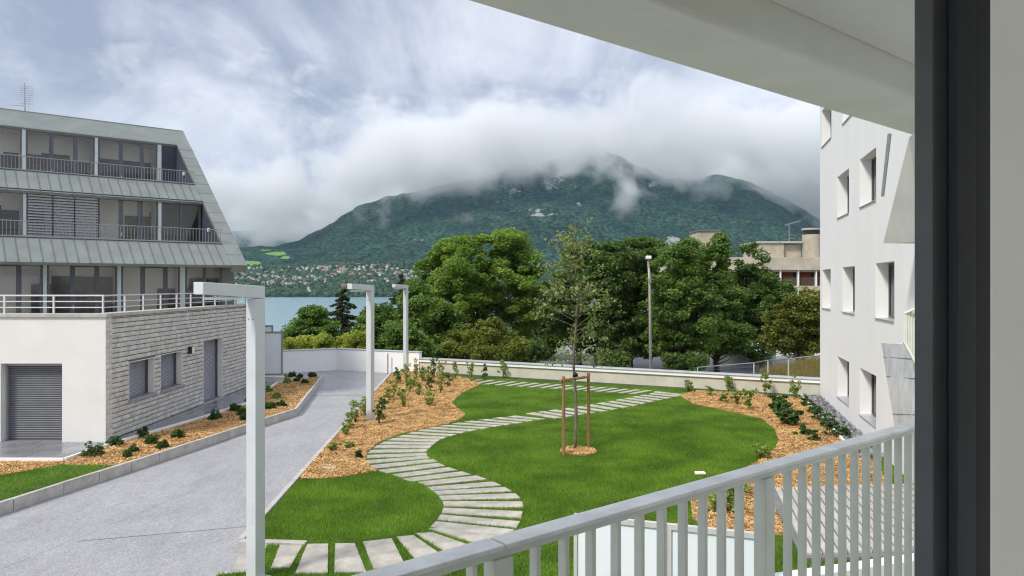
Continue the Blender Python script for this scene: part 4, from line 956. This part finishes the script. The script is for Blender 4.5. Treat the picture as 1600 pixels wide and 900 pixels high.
# dark side walls of the two recessed loggias
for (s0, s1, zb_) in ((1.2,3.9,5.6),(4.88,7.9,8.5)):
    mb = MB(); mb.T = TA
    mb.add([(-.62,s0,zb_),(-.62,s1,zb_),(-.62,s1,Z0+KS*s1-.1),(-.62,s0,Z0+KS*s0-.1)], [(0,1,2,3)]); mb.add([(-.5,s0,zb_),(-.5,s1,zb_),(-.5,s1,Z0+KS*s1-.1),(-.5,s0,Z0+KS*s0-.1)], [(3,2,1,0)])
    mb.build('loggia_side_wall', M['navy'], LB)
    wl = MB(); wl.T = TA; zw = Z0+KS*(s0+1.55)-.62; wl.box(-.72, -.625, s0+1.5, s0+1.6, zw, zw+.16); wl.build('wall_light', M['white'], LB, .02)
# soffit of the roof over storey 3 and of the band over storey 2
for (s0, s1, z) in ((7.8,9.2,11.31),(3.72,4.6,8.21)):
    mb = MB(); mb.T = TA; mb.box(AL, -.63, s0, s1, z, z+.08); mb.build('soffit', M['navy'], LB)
# balcony railings above the two bands
for (s, zb_) in ((1.24, Z0+KS*1.19), (4.92, Z0+KS*4.87)):
    mb = MB(); mb.T = TA; h_ = .56
    a = -.66
    while a > -14: mb.box(a-.008, a+.008, s-.008, s+.008, zb_-.05, zb_+h_); a -= .12
    mb.box(AL, -.63, s-.02, s+.02, zb_+h_, zb_+h_+.03); mb.box(AL, -.63, s-.015, s+.015, zb_+.03, zb_+.05)
    mb.build('balcony_railing', M['raild'], LB)
# end wall below the gable (faces away) and back
mb = MB(); mb.T = TA; pe = [(1.25,2.45),(22,2.45),(22,zt-.36),(8.6,zt-.36),(1.25,Z0+KS*1.25-.35)]
mb.add([(-.16,a_,b_) for a_, b_ in pe]+[(-.36,a_,b_) for a_, b_ in pe], [[0,1,2,3,4],[9,8,7,6,5]]+[[i_,(i_+1)%5,5+(i_+1)%5,5+i_] for i_ in range(5)]); mb.build('end_wall', M['render'], LB)
# aerial
an = thing('roof_aerial', 'thin television aerial mast on the zinc roof edge', 'aerial', at(39,175,33))
b0 = at(39,178,33); b1 = at(38.5,130,33)
mb = MB(); mb.tube([b0,b1],[.03,.02],6); mb.build('mast', M['raild'], an)
mb = MB()
for k in range(9):
    z = b0[2]+(b1[2]-b0[2])*(.35+.07*k); l = .32-.02*(k%3); mb.tube([(b0[0]-l*.8,33,z),(b0[0]+l*.8,33+.2,z)],[.009,.009],4)
mb.tube([at(15,165,33.4),at(37,165,33)],[.012,.02],5); mb.build('elements', M['raild'], an)
mb = MB(); mb.tube([at(41,135,32.8),at(46,152,32.8),at(44,172,32.8)],[.006]*3,4); mb.build('cable', M['raild'], an)

# ------------------------------------------------------------------ right white building
rC = np.array([12.6,30.1]); rd = np.array([-.254,-1.])/math.hypot(.254,1); rn = np.array([-rd[1], rd[0]])  # along towards viewer, inward (right)
def TR(t, n_, z): return (rC[0]+rd[0]*t+rn[0]*n_, rC[1]+rd[1]*t+rn[1]*n_, z)
def t_of(px):
    q_ = (px-800)/F; t = (30.1*q_-12.6)/(q_-.254); return t*math.hypot(.254,1)
RB = thing('white_building', 'tall plain white rendered building with deep square windows at the right', 'building', (rC[0], rC[1], 0))
wins = []
for x0, x1 in ((1308.5,1326.5),(1343.5,1369)): wins += [(t_of(x0), t_of(x1), 6.95, 8.45), (t_of(x0), t_of(x1), .60, 2.05)]
for x0, x1 in ((1285,1298),(1316.5,1335.5),(1368,1397.5)): wins.append((t_of(x0), t_of(x1), 3.65, 5.2))
wins.append((t_of(1284),t_of(1299),10.1,11.6)); wins.append((t_of(1316.5),t_of(1335.5),10.1,11.6))
mb = MB(); mb.T = TR; mb.wall(0, 26, -.3, 14, 0, .5, wins); mb.box(0, .5, .502, 14, -.3, 14); mb.build('wall', M['white'], RB)
mb = MB(); mb.T = TR; mb.box(.5, 26, 5, 5.1, -.3, 14); mb.build('inner_wall', M['inner'], RB)
mb = MB(); mb.T = TR; mb.box(-.1, 26, -.1, 14, 14, 14.3); mb.build('roof', M['coping'], RB)
for (t0, t1, z0, z1) in wins:
    f = MB(); f.T = TR; f.wall(t0+.002, t1-.002, z0+.002, z1-.002, .33, .39, [(t0+.07, t1-.07, z0+.09, z1-.07)]); wo = f.build('window', M['alu'], RB)
    p_ = MB(); p_.T = TR; p_.box(t0+.07, t1-.07, .355, .365, z0+.09, z1-.07); p_.build('pane', M['glass'], wo)
    s_ = MB(); s_.T = TR; s_.box(t0+.004, t1-.004, -.04, .325, z0+.003, z0+.03); s_.build('sill', M['coping'], wo, .004)
# projecting loggia upper slab wedge, zinc skirt roof and its railing
t_a = t_of(1381)
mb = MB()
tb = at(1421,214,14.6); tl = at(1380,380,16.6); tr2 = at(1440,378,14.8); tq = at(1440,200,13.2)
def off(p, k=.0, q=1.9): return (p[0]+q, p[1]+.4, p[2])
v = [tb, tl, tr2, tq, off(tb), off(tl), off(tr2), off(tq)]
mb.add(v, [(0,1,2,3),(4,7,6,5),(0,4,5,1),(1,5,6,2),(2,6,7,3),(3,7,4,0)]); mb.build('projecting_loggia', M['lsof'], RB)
mb = MB(); a_, b_2, c_, d_ = at(1377,536,17.6), at(1432,538,13.6), at(1432,668,13.0), at(1398,668,15.5)
v = [a_, b_2, c_, d_]; v2 = [(p[0]+1.5, p[1]+.4, p[2]-.02) for p in v]
mb.add(v+v2, [(0,3,2,1),(4,5,6,7),(0,1,5,4),(1,2,6,5),(2,3,7,6),(3,0,4,7)]); zo = mb.build('zinc_skirt_roof', M['skirt'], RB)
sm = MB()
for k in (.19,.43,.86):
    p = Vector(a_).lerp(Vector(d_), k); q_ = Vector(b_2).lerp(Vector(c_), k); sm.tube([p+Vector((-.01,-.01,.01)), q_+Vector((-.01,-.01,.01))],[.008,.008],4)
sm.build('seams', M['zincd'], zo)
mb = MB(); mb.tube([at(1390,209,17.5), at(1379,307,17.5)],[.05,.04],4); mb.build('awning_arm', M['zincd'], RB)
mb = MB()
for k in range(5):
    x_ = 1416+k*4; mb.tube([at(x_,490-k*2,13.4), at(x_,545+k*7,13.4)],[.03,.03],4)
mb.tube([at(1414,489,13.4), at(1440,478,13.2)],[.03,.03],4); mb.tube([at(1413,535,13.4), at(1440,585,13.2)],[.03,.03],4); mb.build('loggia_railing', M['bal'], RB)

# gravel strip along the white building
gk = [TR(.0,-.75,0)[:2], TR(11,-.75,0)[:2]]
strip_blocks(gk, .07, -.02, .10, 'gravel_edging', M['white'], 'thin white edging between the right mulch bed and the grey gravel strip', 'edging', 1.5, 1)
gp = [TR(0,-.68,0)[:2], TR(11,-.68,0)[:2], TR(11,0,0)[:2], TR(0,0,0)[:2]]
sheet('gravel_ground', gp, .02, M['joint'])
q = scatter(gp, 9000, 31); r = np.random.default_rng(32); q = q[:1500]; n = len(q)
# octahedral pebbles
oc = np.array([(1,0,0),(-1,0,0),(0,1,0),(0,-1,0),(0,0,1),(0,0,-1)], float); of = np.array([(0,2,4),(2,1,4),(1,3,4),(3,0,4),(2,0,5),(1,2,5),(3,1,5),(0,3,5)])
sz = r.uniform(.05,.105,(n,1,1))*r.uniform(.6,1.2,(n,1,3)); V = oc[None]*sz + r.normal(0,.008,(n,6,3)); V[:,:,:2] += q[:,None,:]; V[:,:,2] += .05
Fq = (of[None]+6*np.arange(n)[:,None,None]).reshape(-1,3)
tag(npmesh('gravel', V.reshape(-1,3), Fq, M['stone'], None, 3), 'grey and white pebbles in the strip along the foot of the white building', 'gravel', kind='stuff')

# ------------------------------------------------------------------ lower terrace seen through the railing
ft = thing('terrace_screen', 'frosted glass terrace screen with pale frame behind the balcony railing', 'screen', (.76,9,0))
p, d, n, L_ = along((.76,9.0),(2.9,8.25)); T_ = fr2(p, d, n)
for i in range(2):
    u0, u1 = L_*i/2, L_*(i+1)/2
    mb = MB(); mb.T = T_; mb.box(u0+.04, u1-.04, 0, .015, .25, 1.74); mb.build('pane', M['frost'], ft)
    mb = MB(); mb.T = T_; mb.wall(u0, u1-.003, .18, 1.8, -.025, .04, [(u0+.04, u1-.04, .25, 1.74)]); mb.box(u0, u0+.05, -.02, .035, 0, .18); mb.build('frame', M['rail'], ft, .003)
p, d, n, L_ = along((2.92,8.25),(6.2,9.3)); T_ = fr2(p, d, n)
mb = MB(); mb.T = T_; mb.box(0, L_, 0, .2, 0, 1.28); tag(mb.build('terrace_wall', M['white'], None, .01), 'plain white terrace wall seen low between the balcony balusters', 'wall')
dkk = thing('paved_terrace', 'pale slatted deck between the right mulch bed and the white terrace wall', 'terrace', g(1250,800))
c = g(1160,842); mb = MB()
D0 = g(1165,800); D1 = g(1345,760)
root_a = math.atan2(D1[1]-D0[1], D1[0]-D0[0])
for i in range(26):
    t = i*.155; bx = D0[0]+.2+t*.95; by = D0[1]-2.6+t*.1
    mb.prism([(bx,by),(bx+.11,by+.0),(bx+.11+.9,by+4.0),(bx+.9,by+4.0)], .075, .115)
mb.build('deck_boards', M['kerb'], dkk)
mb = MB(); mb.prism([(D0[0]+.1,D0[1]-2.7),(D0[0]+4.4,D0[1]-2.4),(D0[0]+5.2,D0[1]+1.7),(D0[0]+.9,D0[1]+1.5)], .0, .07); mb.build('underlay', M['joint'], dkk)

# ------------------------------------------------------------------ background: street, apartment block, pole, fence
sheet('street', [(-8,62),(40,62),(60,100),(-14,100)], -3.02, M['street'])
sheet('street', [(-8,46),(24,46),(36,60),(-8,60)], -3.0, M['street'])
AB = thing('concrete_apartment_block', 'beige concrete apartment block with red loggia panels behind the trees', 'building', (30,90,GZ0))
def bx(px0, px1, yt, yb, Y, dep, name, m, par=AB):
    a = at(px0, yt, Y); b = at(px1, yb, Y); mb = MB(); mb.box(a[0], b[0], Y, Y+dep, b[2], a[2]); return mb.build(name, M[m], par, .03)
bx(1065,1340,402,422,90,14,'roof_parapet','concrete'); bx(1075,1340,422,425,90.5,13,'shadow_gap','concgrey')
bx(1070,1340,425,600,93,10,'rear_wall','concgrey')
bx(1093,1125,361,402,92,5,'stair_tower','concrete'); bx(1092,1126,359,361,91.8,5.3,'tower_cap','zincd')
bx(1185,1225,380,402,92,6,'lift_house','concrete'); bx(1225.2,1252,382,402,92.5,5,'lift_house','concrete'); bx(1184,1254,377,380,91.8,7,'lift_house_cap','kerb')
mb = MB(); a = at(1273,356,91); mb.tube([(a[0],92,at(0,402,91)[2]),(a[0],92,at(0,366,91)[2])],[1.1,1.1],20); mb.build('chimney', M['concrete'], AB); mb = MB(); mb.tube([(a[0],92,at(0,366,91)[2]+.01),(a[0],92,at(0,359,91)[2])],[1.0,1.0],20); mb.build('chimney_band', M['black'], AB); mb = MB(); mb.tube([(a[0],92,at(0,359,91)[2]+.01),(a[0],92,at(0,356,91)[2])],[1.15,1.15],20); mb.build('chimney_cap', M['concrete'], AB)
for fl, (yt, yb) in enumerate([(411,434),(455,480),(500,525)]):
    for i, px_ in enumerate(range(1079, 1330, 28)):
        bx(px_, px_+2, yt-1, yb+14, 90.2, .5, 'fin_wall', 'render'); bx(px_+3, px_+20, yt, yb, 92.2, .1, 'loggia_panel', 'redp'); bx(px_+20.5, px_+27.5, yt, yb+6, 92.3, .1, 'loggia_window', 'innerd')
    bx(1068,1340,yb-1,yb+12,90.6,.25,'balcony_front','woodd'); bx(1068,1340,yb+12.5,yb+20,90.3,2,'floor_edge','concrete')
bx(1055,1082,547,580,69.5,3,'garage_block','render'); bx(1135,1340,556,600,80,6,'lower_wall','concgrey'); bx(1100,1340,545,556,79,8,'canopy_roof','render')
bx(1108,1212,551,582,70,.3,'grey_panel_wall','concgrey')
bx(1046,1052,558,580,69,.3,'red_door','redp')
for q_ in (1112,1209): bx(q_-1.5,q_+1.5,545,582,69.2,.25,'white_post','render')
ae = thing('block_aerial', 'yagi television aerial on the lift house of the concrete block', 'aerial', at(1233,380,93))
mb = MB(); mb.tube([at(1233,380,93), at(1233,349,93)],[.06,.04],6); mb.build('mast', M['raild'], ae)
mb = MB(); mb.tube([at(1226,352,93), at(1251,345,93)],[.05,.05],5)
for k in range(7): x_ = 1227+k*4; y_ = 352-k*1.1; mb.tube([at(x_,y_-2.4,93), at(x_+1,y_+2.4,93)],[.03,.03],4)
mb.tube([at(1226,374,93), at(1242,372,93)],[.04,.04],4); mb.build('elements', M['raild'], ae)

sp = thing('street_light', 'tall weathered wooden pole with a small white lamp head beyond the wall', 'street lamp', at(1017,580,58))
mb = MB(); mb.tube([at(1017,600,58), at(1015,440,58), at(1013,405,58)],[.13,.10,.08],10); mb.build('pole', M['pole'], sp, smooth=True)
mb = MB(); a = at(1012,402,58); mb.box(a[0]-.16,a[0]+.2,57.4,58.1,a[2]-.15,a[2]+.1); mb.build('lamp_head', M['white'], sp, .04)
mb = MB(); mb.tube([at(1014,418,57.9), at(1014,408,57.6)],[.04,.04],6); a = at(1015,438,57.8); mb.box(a[0]-.06,a[0]+.12,57.75,57.9,a[2]-.2,a[2]+.15); mb.build('bracket', M['raild'], sp)
for k in range(4):
    p0 = at(1015,452+2*k,58); p1 = at(1190,449+k*5,75); mb = MB(); pts = []
    for t in np.linspace(0,1,12): pts.append((p0[0]+(p1[0]-p0[0])*t, p0[1]+(p1[1]-p0[1])*t, p0[2]+(p1[2]-p0[2])*t-1.0*4*t*(1-t)*.5))
    if k < 3: mb.tube(pts,[.018]*12,4); tag(mb.build('overhead_cable', M['raild']), 'thin grey overhead cable running from the wooden pole through the trees', 'cable', 'cables on the wooden pole')

# mesh fence and dry grass beyond wall at right
fe = thing('mesh_fence', 'temporary wire mesh fence on the dry grass bank behind the right end of the wall', 'fence', at(1180,575,48))
pts = [at(1090,574,52), at(1178,567,48), at(1200,563,46), at(1232,561,42), at(1292,554,40)]
for i, p in enumerate(pts):
    mb = MB(); mb.tube([(p[0],p[1],-3),(p[0],p[1],p[2])],[.04,.04],6); mb.build('post', M['rail'], fe)
    if i:
        q_ = pts[i-1]; mb = MB(); mb.tube([p, q_],[.035,.035],5)
        for k in range(1,8): zz = .25*k; mb.tube([(p[0],p[1],p[2]-zz),(q_[0],q_[1],q_[2]-zz)],[.006,.006],3)
        m_ = int(math.dist(p[:2], q_[:2])/.3)
        for k in range(1,m_): t = k/m_; x_, y_, z_ = [p[j]+(q_[j]-p[j])*t for j in range(3)]; mb.tube([(x_,y_,z_-1.9),(x_,y_,z_)],[.005,.005],3)
        mb.build('mesh_panel', M['raild'], fe)
bk = MB(); b0, b1 = at(1195,592,44), at(1330,590,37.5)
bank = [(b0[0],b0[1],-3.0),(b1[0],b1[1],-3.0),(b1[0]+1,b1[1],-.75),(b1[0]+2,b1[1]+9,-.6),(b0[0]+1.5,b0[1]+5,-1.6),(b0[0]+.4,b0[1],-1.9)]
bk.add(bank, [(0,1,2,5),(5,2,3,4)]); tag(bk.build('grass_bank', M['soil']), kind='structure')
r = np.random.default_rng(44); n = 16000; t = r.uniform(0,1,n); s = r.uniform(0,1,n)
A_ = np.array(bank[5])*(1-t[:,None])+np.array(bank[2])*t[:,None]; B_ = np.array(bank[4])*(1-t[:,None])+np.array(bank[3])*t[:,None]; P_ = A_*(1-s[:,None])+B_*s[:,None]
blades('dry_grass', P_[:,:2], P_[:,2], .75, .02, 45, M['dry'], 'tall dry yellow grass on the bank beside the white building', 'grass', .15)

# ------------------------------------------------------------------ village across the lake
roofc = [mat('tile_roof_brown', (.20,.13,.10), .9, var=.2, vscale=.3), mat('tile_roof_grey', (.30,.29,.28), .9, var=.2, vscale=.3), mat('tile_roof_red', (.30,.14,.09), .9, var=.2, vscale=.3)]
wallc = [mat('house_wall_white', (.78,.77,.72), .9, var=.05, vscale=.3), mat('house_wall_cream', (.66,.60,.48), .9, var=.05, vscale=.3)]
def house_mesh(w_, d_, h_, rh, mats):
    b = MB(); b.box(-w_/2,w_/2,-d_/2,d_/2,-5,h_,0); e_ = .7
    b.add([(-w_/2-e_,-d_/2-e_,h_-.2),(w_/2+e_,-d_/2-e_,h_-.2),(w_/2+e_,d_/2+e_,h_-.2),(-w_/2-e_,d_/2+e_,h_-.2),(-w_/2-e_*.5,0,h_+rh),(w_/2+e_*.5,0,h_+rh)], [(0,1,5,4),(3,4,5,2),(1,2,5),(0,4,3),(3,2,1,0)], 1)
    for k in range(int(w_/3)):
        x_ = -w_/2+1.2+k*3
        for z_ in (1,3.9): 
            if z_+1.4 < h_: b.add([(x_,-d_/2-.05,z_),(x_+1.1,-d_/2-.05,z_),(x_+1.1,-d_/2-.05,z_+1.4),(x_,-d_/2-.05,z_+1.4)], [(0,1,2,3)], 2)
    me = bpy.data.meshes.new('house'); me.from_pydata(b.v, [], b.f); me.polygons.foreach_set('material_index', b.m)
    for m_ in mats: me.materials.append(m_)
    return me
kinds = [(house_mesh(12,9,6,3.2,[wallc[0],roofc[0],M['innerd']]),'white house with a brown tiled roof in the village across the lake'),
         (house_mesh(15,10,6.5,3,[wallc[0],roofc[1],M['innerd']]),'white house with a grey roof in the village across the lake'),
         (house_mesh(11,9,5.5,3.4,[wallc[1],roofc[0],M['innerd']]),'cream house with a brown tiled roof in the village across the lake'),
         (house_mesh(22,11,9,3,[wallc[1],roofc[2],M['innerd']]),'large cream house with a reddish roof in the village across the lake')]
hz1 = lambda X, Y: float(hill_z(np.array([X]), np.array([Y]))[0])
rh_ = random.Random(12); spots = []; tries = 0
while len(spots) < 285 and tries < 20000:
    tries += 1; px_ = rh_.uniform(330, 700); Y = 2700+650*rh_.random()**.6; X = (px_-800)/F*Y
    dn = vnoise(np.array([X/130.]), np.array([Y/130.]), 6)[0]
    if dn < .42 and rh_.random() > .12: continue
    if any(abs(X-a)<15 and abs(Y-b)<24 for a, b in spots): continue
    spots.append((X, Y))
for X, Y in spots:
    me, lab = kinds[rh_.choice([0,0,1,1,2,2,3])]; o = bpy.data.objects.new('village_house', me); C.objects.link(o)
    o.location = (X, Y, hz1(X, Y)+1); o.rotation_euler.z = rh_.uniform(-.9,.9); s_ = rh_.uniform(.75,1.15); o.scale = (s_,s_,s_)
    px_ = 800+F*X/Y; wh = ('shore side' if Y < 2850 else 'middle' if Y < 3130 else 'upper edge')+(', left part' if px_ < 450 else ', central part' if px_ < 580 else ', right part')
    tag(o, lab.replace(' in the village across the lake', ', lakeside village, '+wh), 'house', 'houses of the village across the lake')
# church with a spire by the shore
X, Y = (482-800)/F*2620, 2620; ch_ = thing('village_church', 'small ochre church tower near the far lake shore', 'church', (X,Y,hz1(X,Y)))
mb = MB(); z_ = hz1(X,Y); mb.box(X-3.5,X+3.5,Y-3.5,Y+3.5,z_-4,z_+20); mb.build('tower', wallc[1], ch_); mb = MB(); mb.add([(X-4,Y-4,z_+20),(X+4,Y-4,z_+20),(X+4,Y+4,z_+20),(X-4,Y+4,z_+20),(X,Y,z_+32)],[(0,1,4),(1,2,4),(2,3,4),(3,0,4)]); mb.build('spire', roofc[0], ch_); mb = MB(); mb.box(X+3.6,X+22,Y-5,Y+5,z_-4,z_+9); mb.build('nave', wallc[0], ch_)
# trees between the houses: one mass
r = np.random.default_rng(123); n = 5200
pxs = r.uniform(240, 780, n); Ys = 2475+920*r.uniform(0,1,n)**.8; Xs = (pxs-800)/F*Ys
ok = np.ones(n, bool); SP = np.array(spots)
for i in range(0, n): 
    d_ = SP-[Xs[i], Ys[i]]; 
    if ((abs(d_[:,0])<10)&(d_[:,1]>-12)&(d_[:,1]<26)).any() : ok[i] = r.uniform() < .12
Xs, Ys = Xs[ok], Ys[ok]; n = len(Xs); Zs = hill_z(Xs, Ys)
ico = np.array([(math.cos(a)*math.cos(b), math.sin(a)*math.cos(b), math.sin(b)) for b in (-.9,0,.75) for a in np.linspace(0,6.283,7)[:-1]]+[(0,0,1)])
fc = []
for lv in range(2):
    for k in range(6): a0, a1 = lv*6+k, lv*6+(k+1)%6; fc += [(a0,a1,a1+6),(a0,a1+6,a0+6)]
for k in range(6): fc.append((12+k,12+(k+1)%6,18))
fc = np.array(fc); sz = r.uniform(4,9,(n,1,1))*np.array([1,1,1.1])[None,None]; V = ico[None]*sz*(1+r.normal(0,.16,(n,19,1))); V += np.stack([Xs,Ys,Zs+4],1)[:,None,:]
vt = leafmat('village_trees_green', (.012,.035,.012), (.06,.11,.03), 0, .9)
tag(npmesh('wooded_shore', V.reshape(-1,3), (fc[None]+19*np.arange(n)[:,None,None]).reshape(-1,3), vt, None, 3), 'dark green trees growing between the houses of the village across the lake', 'woods', kind='stuff')

# ------------------------------------------------------------------ the viewer's balcony and window (u along the facade, m outward)
def TC(a, D, z): return (um[0]*a+mm_[0]*D, um[1]*a+mm_[1]*D, z)
FL = H-1.6
RD = 1.278; RZ = H-.58
rg = thing('balcony_railing', 'pale grey metal balcony railing with flat cap and upright bars in the foreground', 'railing', TC(1,RD,FL))
aw = 0
mb = MB(); mb.T = TC
for (a0, a1) in ((-1.6,1.03),(1.035,3.3),(3.307,6.5)): mb.box(a0, a1, RD-.0, RD+.062, RZ-.012, RZ)
mb.build('cap', M['cap'], rg, .0025)
mb = MB(); mb.T = TC; mb.box(-1.6, 6.5, RD+.018, RD+.044, RZ-.034, RZ-.0125); mb.build('under_rail', M['bal'], rg)
posts = [1.035, 2.12, 3.4]
for pa in posts:
    mb = MB(); mb.T = TC; mb.box(pa-.027, pa+.027, RD+.008, RD+.052, FL-.25, RZ-.0345); mb.build('post', M['bal'], rg, .003)
mb = MB(); mb.T = TC
k = 0
a = -1.5
def bar(a):
    mb = MB(); mb.T = TC; mb.box(a-.006, a+.006, RD+.018, RD+.046, FL-.05, RZ-.0345); return mb.build('baluster', M['bal'], rg, .0015)
a = -.62
while a < 5.2:
    if all(abs(a-p_) > .05 for p_ in posts): bar(a)
    a += .093
mb = MB(); mb.T = TC; mb.box(-1.6, 6.5, RD+.018, RD+.044, FL-.07, FL-.05); mb.build('bottom_rail', M['bal'], rg)
mb = MB(); mb.T = TC; mb.tube([(1.035,RD+.011,RZ-.10),(1.035,RD-.001,RZ-.10)],[.018,.018],14); mb.build('bolt', M['black'], rg)
mb = MB(); mb.T = TC; mb.box(-4, 7, .30, RD-.02, FL-.25, FL-.02); tag(mb.build('balcony_floor', M['kerb']), 'concrete floor slab of the foreground balcony', 'balcony floor')
# ceiling slab with downstand beam
cb = thing('balcony_ceiling', 'white concrete balcony ceiling with a deep edge beam crossing the top right', 'ceiling', TC(1,.9,H+.9))
mb = MB(); mb.T = TC; mb.box(-5, 8, -.2, 1.098, H+.772, H+1.1); mb.build('soffit_slab', M['soffit'], cb)
bm_ = MB(); bm_.T = TC; zb0 = H+.652; zt0 = H+1.1; pr = [(1.10,zt0),(1.10,zb0+.014),(1.103,zb0+.004),(1.11,zb0),(1.365,zb0),(1.38,zb0+.012),(1.38,zt0)]
n = len(pr); bm_.add([(-5,p_[0],p_[1]) for p_ in pr]+[(8,p_[0],p_[1]) for p_ in pr], [[i,(i+1)%n,n+(i+1)%n,n+i] for i in range(n)]+[list(range(n))[::-1],[n+i for i in range(n)]]); bm_.build('edge_beam', M['soffit'], cb)
wf = thing('window_frame', 'dark grey metal door frame upright at the right edge of the photo', 'window frame', TC(1.05,.42,FL))
mb = MB(); mb.T = TC; mb.box(1.0544, 1.17, .401, .425, FL, H+.77); mb.build('outer_profile', M['frame'], wf, .002)
mb = MB(); mb.T = TC; mb.box(1.10, 1.17, .388, .4005, FL, H+.77); mb.build('inner_profile', M['navy'], wf, .002)  # darker material here puts the shade of the room-facing side into the colour
mb = MB(); mb.T = TC; mb.box(1.171, 1.40, .41, .45, FL, H+.77); mb.build('gasket', M['rubber'], wf)
rm = thing('room', 'pale plaster wall of the room at the right edge of the photo', 'room', TC(1,-1,FL))
mb = MB(); mb.T = TC; mb.box(.943, 1.35, -.9, .30, FL, H+.77); mb.build('side_wall', M['plaster'], rm, .004)
mb = MB(); mb.T = TC; mb.box(.943, 1.35, -3.4, -.902, FL, H+.77); mb.build('rear_wall', M['plaster'], rm)
mb = MB(); mb.T = TC; mb.box(-3.2, 1.35, -3.6, .298, FL-.2, FL-.01); mb.build('floor', M['floorin'], rm)
mb = MB(); mb.T = TC; mb.box(-3.2, 1.35, -3.6, -.203, H+.901, H+1.1); mb.build('ceiling', M['plaster'], rm)
# lower storey wall of the viewer's building
mb = MB(); mb.T = TC; mb.box(-14, 8, -1.2, .2, -.3, FL-.26); tag(mb.build('building_base', M['white']), 'white ground floor wall of the building under the foreground balcony', 'wall')

# ------------------------------------------------------------------ haze and the cloud lying on the mountain
def volmat(name, dens, col, aniso=0.0):
    m = bpy.data.materials.new(name); m.use_nodes = True; t = m.node_tree; t.nodes.remove(t.nodes['Principled BSDF'])
    v = t.nodes.new('ShaderNodeVolumePrincipled'); v.inputs['Color'].default_value = (*col, 1); v.inputs['Density'].default_value = dens; v.inputs['Anisotropy'].default_value = aniso
    t.links.new(v.outputs[0], t.nodes['Material Output'].inputs['Volume']); return m, t, v
HAZE = True; CLOUD = True
if HAZE:
    hm, t, v = volmat('haze_air', 3.0e-5, (.50,.76,1.0))
    mb = MB(); mb.box(-15500,15500,-400,12500,-70,1500); tag(mb.build('haze', hm), kind='stuff')
if CLOUD:
    cm, t, v = volmat('cloud_vapour', 0.0, (1.0,1.0,1.0), .1)
    N = t.nodes.new; K = t.links.new
    tcn = N('ShaderNodeTexCoord'); sp_ = N('ShaderNodeSeparateXYZ'); K(tcn.outputs['Object'], sp_.inputs[0])
    nz = N('ShaderNodeTexNoise'); nz.inputs['Scale'].default_value = .0026; nz.inputs['Detail'].default_value = 8; nz.inputs['Roughness'].default_value = .62; nz.inputs['Distortion'].default_value = .3
    K(tcn.outputs['Object'], nz.inputs[0])
    # cloud base height varies along X
    cu = N('ShaderNodeFloatCurve'); mx = N('ShaderNodeMapRange'); mx.inputs[1].default_value = -2400; mx.inputs[2].default_value = 3200; K(sp_.outputs['X'], mx.inputs[0]); K(mx.outputs[0], cu.inputs['Value'])
    pts = [(-2400,.40),(-1750,.40),(-1450,.37),(-1100,.47),(-850,.52),(-600,.52),(-167,.57),(125,.61),(334,.645),(543,.655),(835,.635),(1170,.605),(1377,.60),(1670,.555),(1900,.47),(2400,.42),(3200,.42)]   # x1100 m
    c_ = cu.mapping.curves[0]
    c_.points[0].location = (0, pts[0][1]); c_.points[1].location = (1, pts[-1][1])
    for x_, z_ in pts[1:-1]: c_.points.new((x_+2400)/5600, z_)
    cu.mapping.update()
    hb = N('ShaderNodeMath'); hb.operation = 'MULTIPLY'; hb.inputs[1].default_value = 1060; K(cu.outputs[0], hb.inputs[0])
    dz = N('ShaderNodeMath'); dz.operation = 'SUBTRACT'; K(sp_.outputs['Z'], dz.inputs[0]); K(hb.outputs[0], dz.inputs[1])
    ds = N('ShaderNodeMath'); ds.operation = 'MULTIPLY'; ds.inputs[1].default_value = 1/260; K(dz.outputs[0], ds.inputs[0])     # 0 at base, 1 at 260 m above
    cl = N('ShaderNodeClamp'); cl.inputs['Min'].default_value = -1.2; cl.inputs['Max'].default_value = 1.0; K(ds.outputs[0], cl.inputs[0])
    tp_ = N('ShaderNodeMapRange'); tp_.inputs[1].default_value = 0; tp_.inputs[2].default_value = 190; tp_.inputs[3].default_value = 0; tp_.inputs[4].default_value = 1.7
    tl_ = N('ShaderNodeMapRange'); tl_.inputs[1].default_value = -1200; tl_.inputs[2].default_value = -500; tl_.inputs[3].default_value = 560; tl_.inputs[4].default_value = 900; K(sp_.outputs['X'], tl_.inputs[0])
    tz_ = N('ShaderNodeMath'); tz_.operation = 'SUBTRACT'; K(sp_.outputs['Z'], tz_.inputs[0]); K(tl_.outputs[0], tz_.inputs[1]); K(tz_.outputs[0], tp_.inputs[0])
    s1 = N('ShaderNodeMath'); s1.operation = 'SUBTRACT'; K(cl.outputs[0], s1.inputs[0]); K(tp_.outputs[0], s1.inputs[1])
    s2 = N('ShaderNodeMath'); s2.operation = 'MULTIPLY_ADD'; K(nz.outputs[0], s2.inputs[0]); s2.inputs[1].default_value = 7.5; s2.inputs[2].default_value = -3.7
    s3 = N('ShaderNodeMath'); s3.operation = 'ADD'; K(s1.outputs[0], s3.inputs[0]); K(s2.outputs[0], s3.inputs[1])
    s4 = N('ShaderNodeMapRange'); K(s3.outputs[0], s4.inputs[0]); s4.inputs[1].default_value = 0; s4.inputs[2].default_value = 0.9; s4.inputs[3].default_value = 0; s4.inputs[4].default_value = .0075
    K(s4.outputs[0], v.inputs['Density'])
    mb = MB(); mb.box(-2400,3200,3900,6200,250,1300); co = mb.build('cloud_bank', cm); tag(co, 'white grey cloud lying along the crest of the forested mountain', 'cloud', kind='stuff')
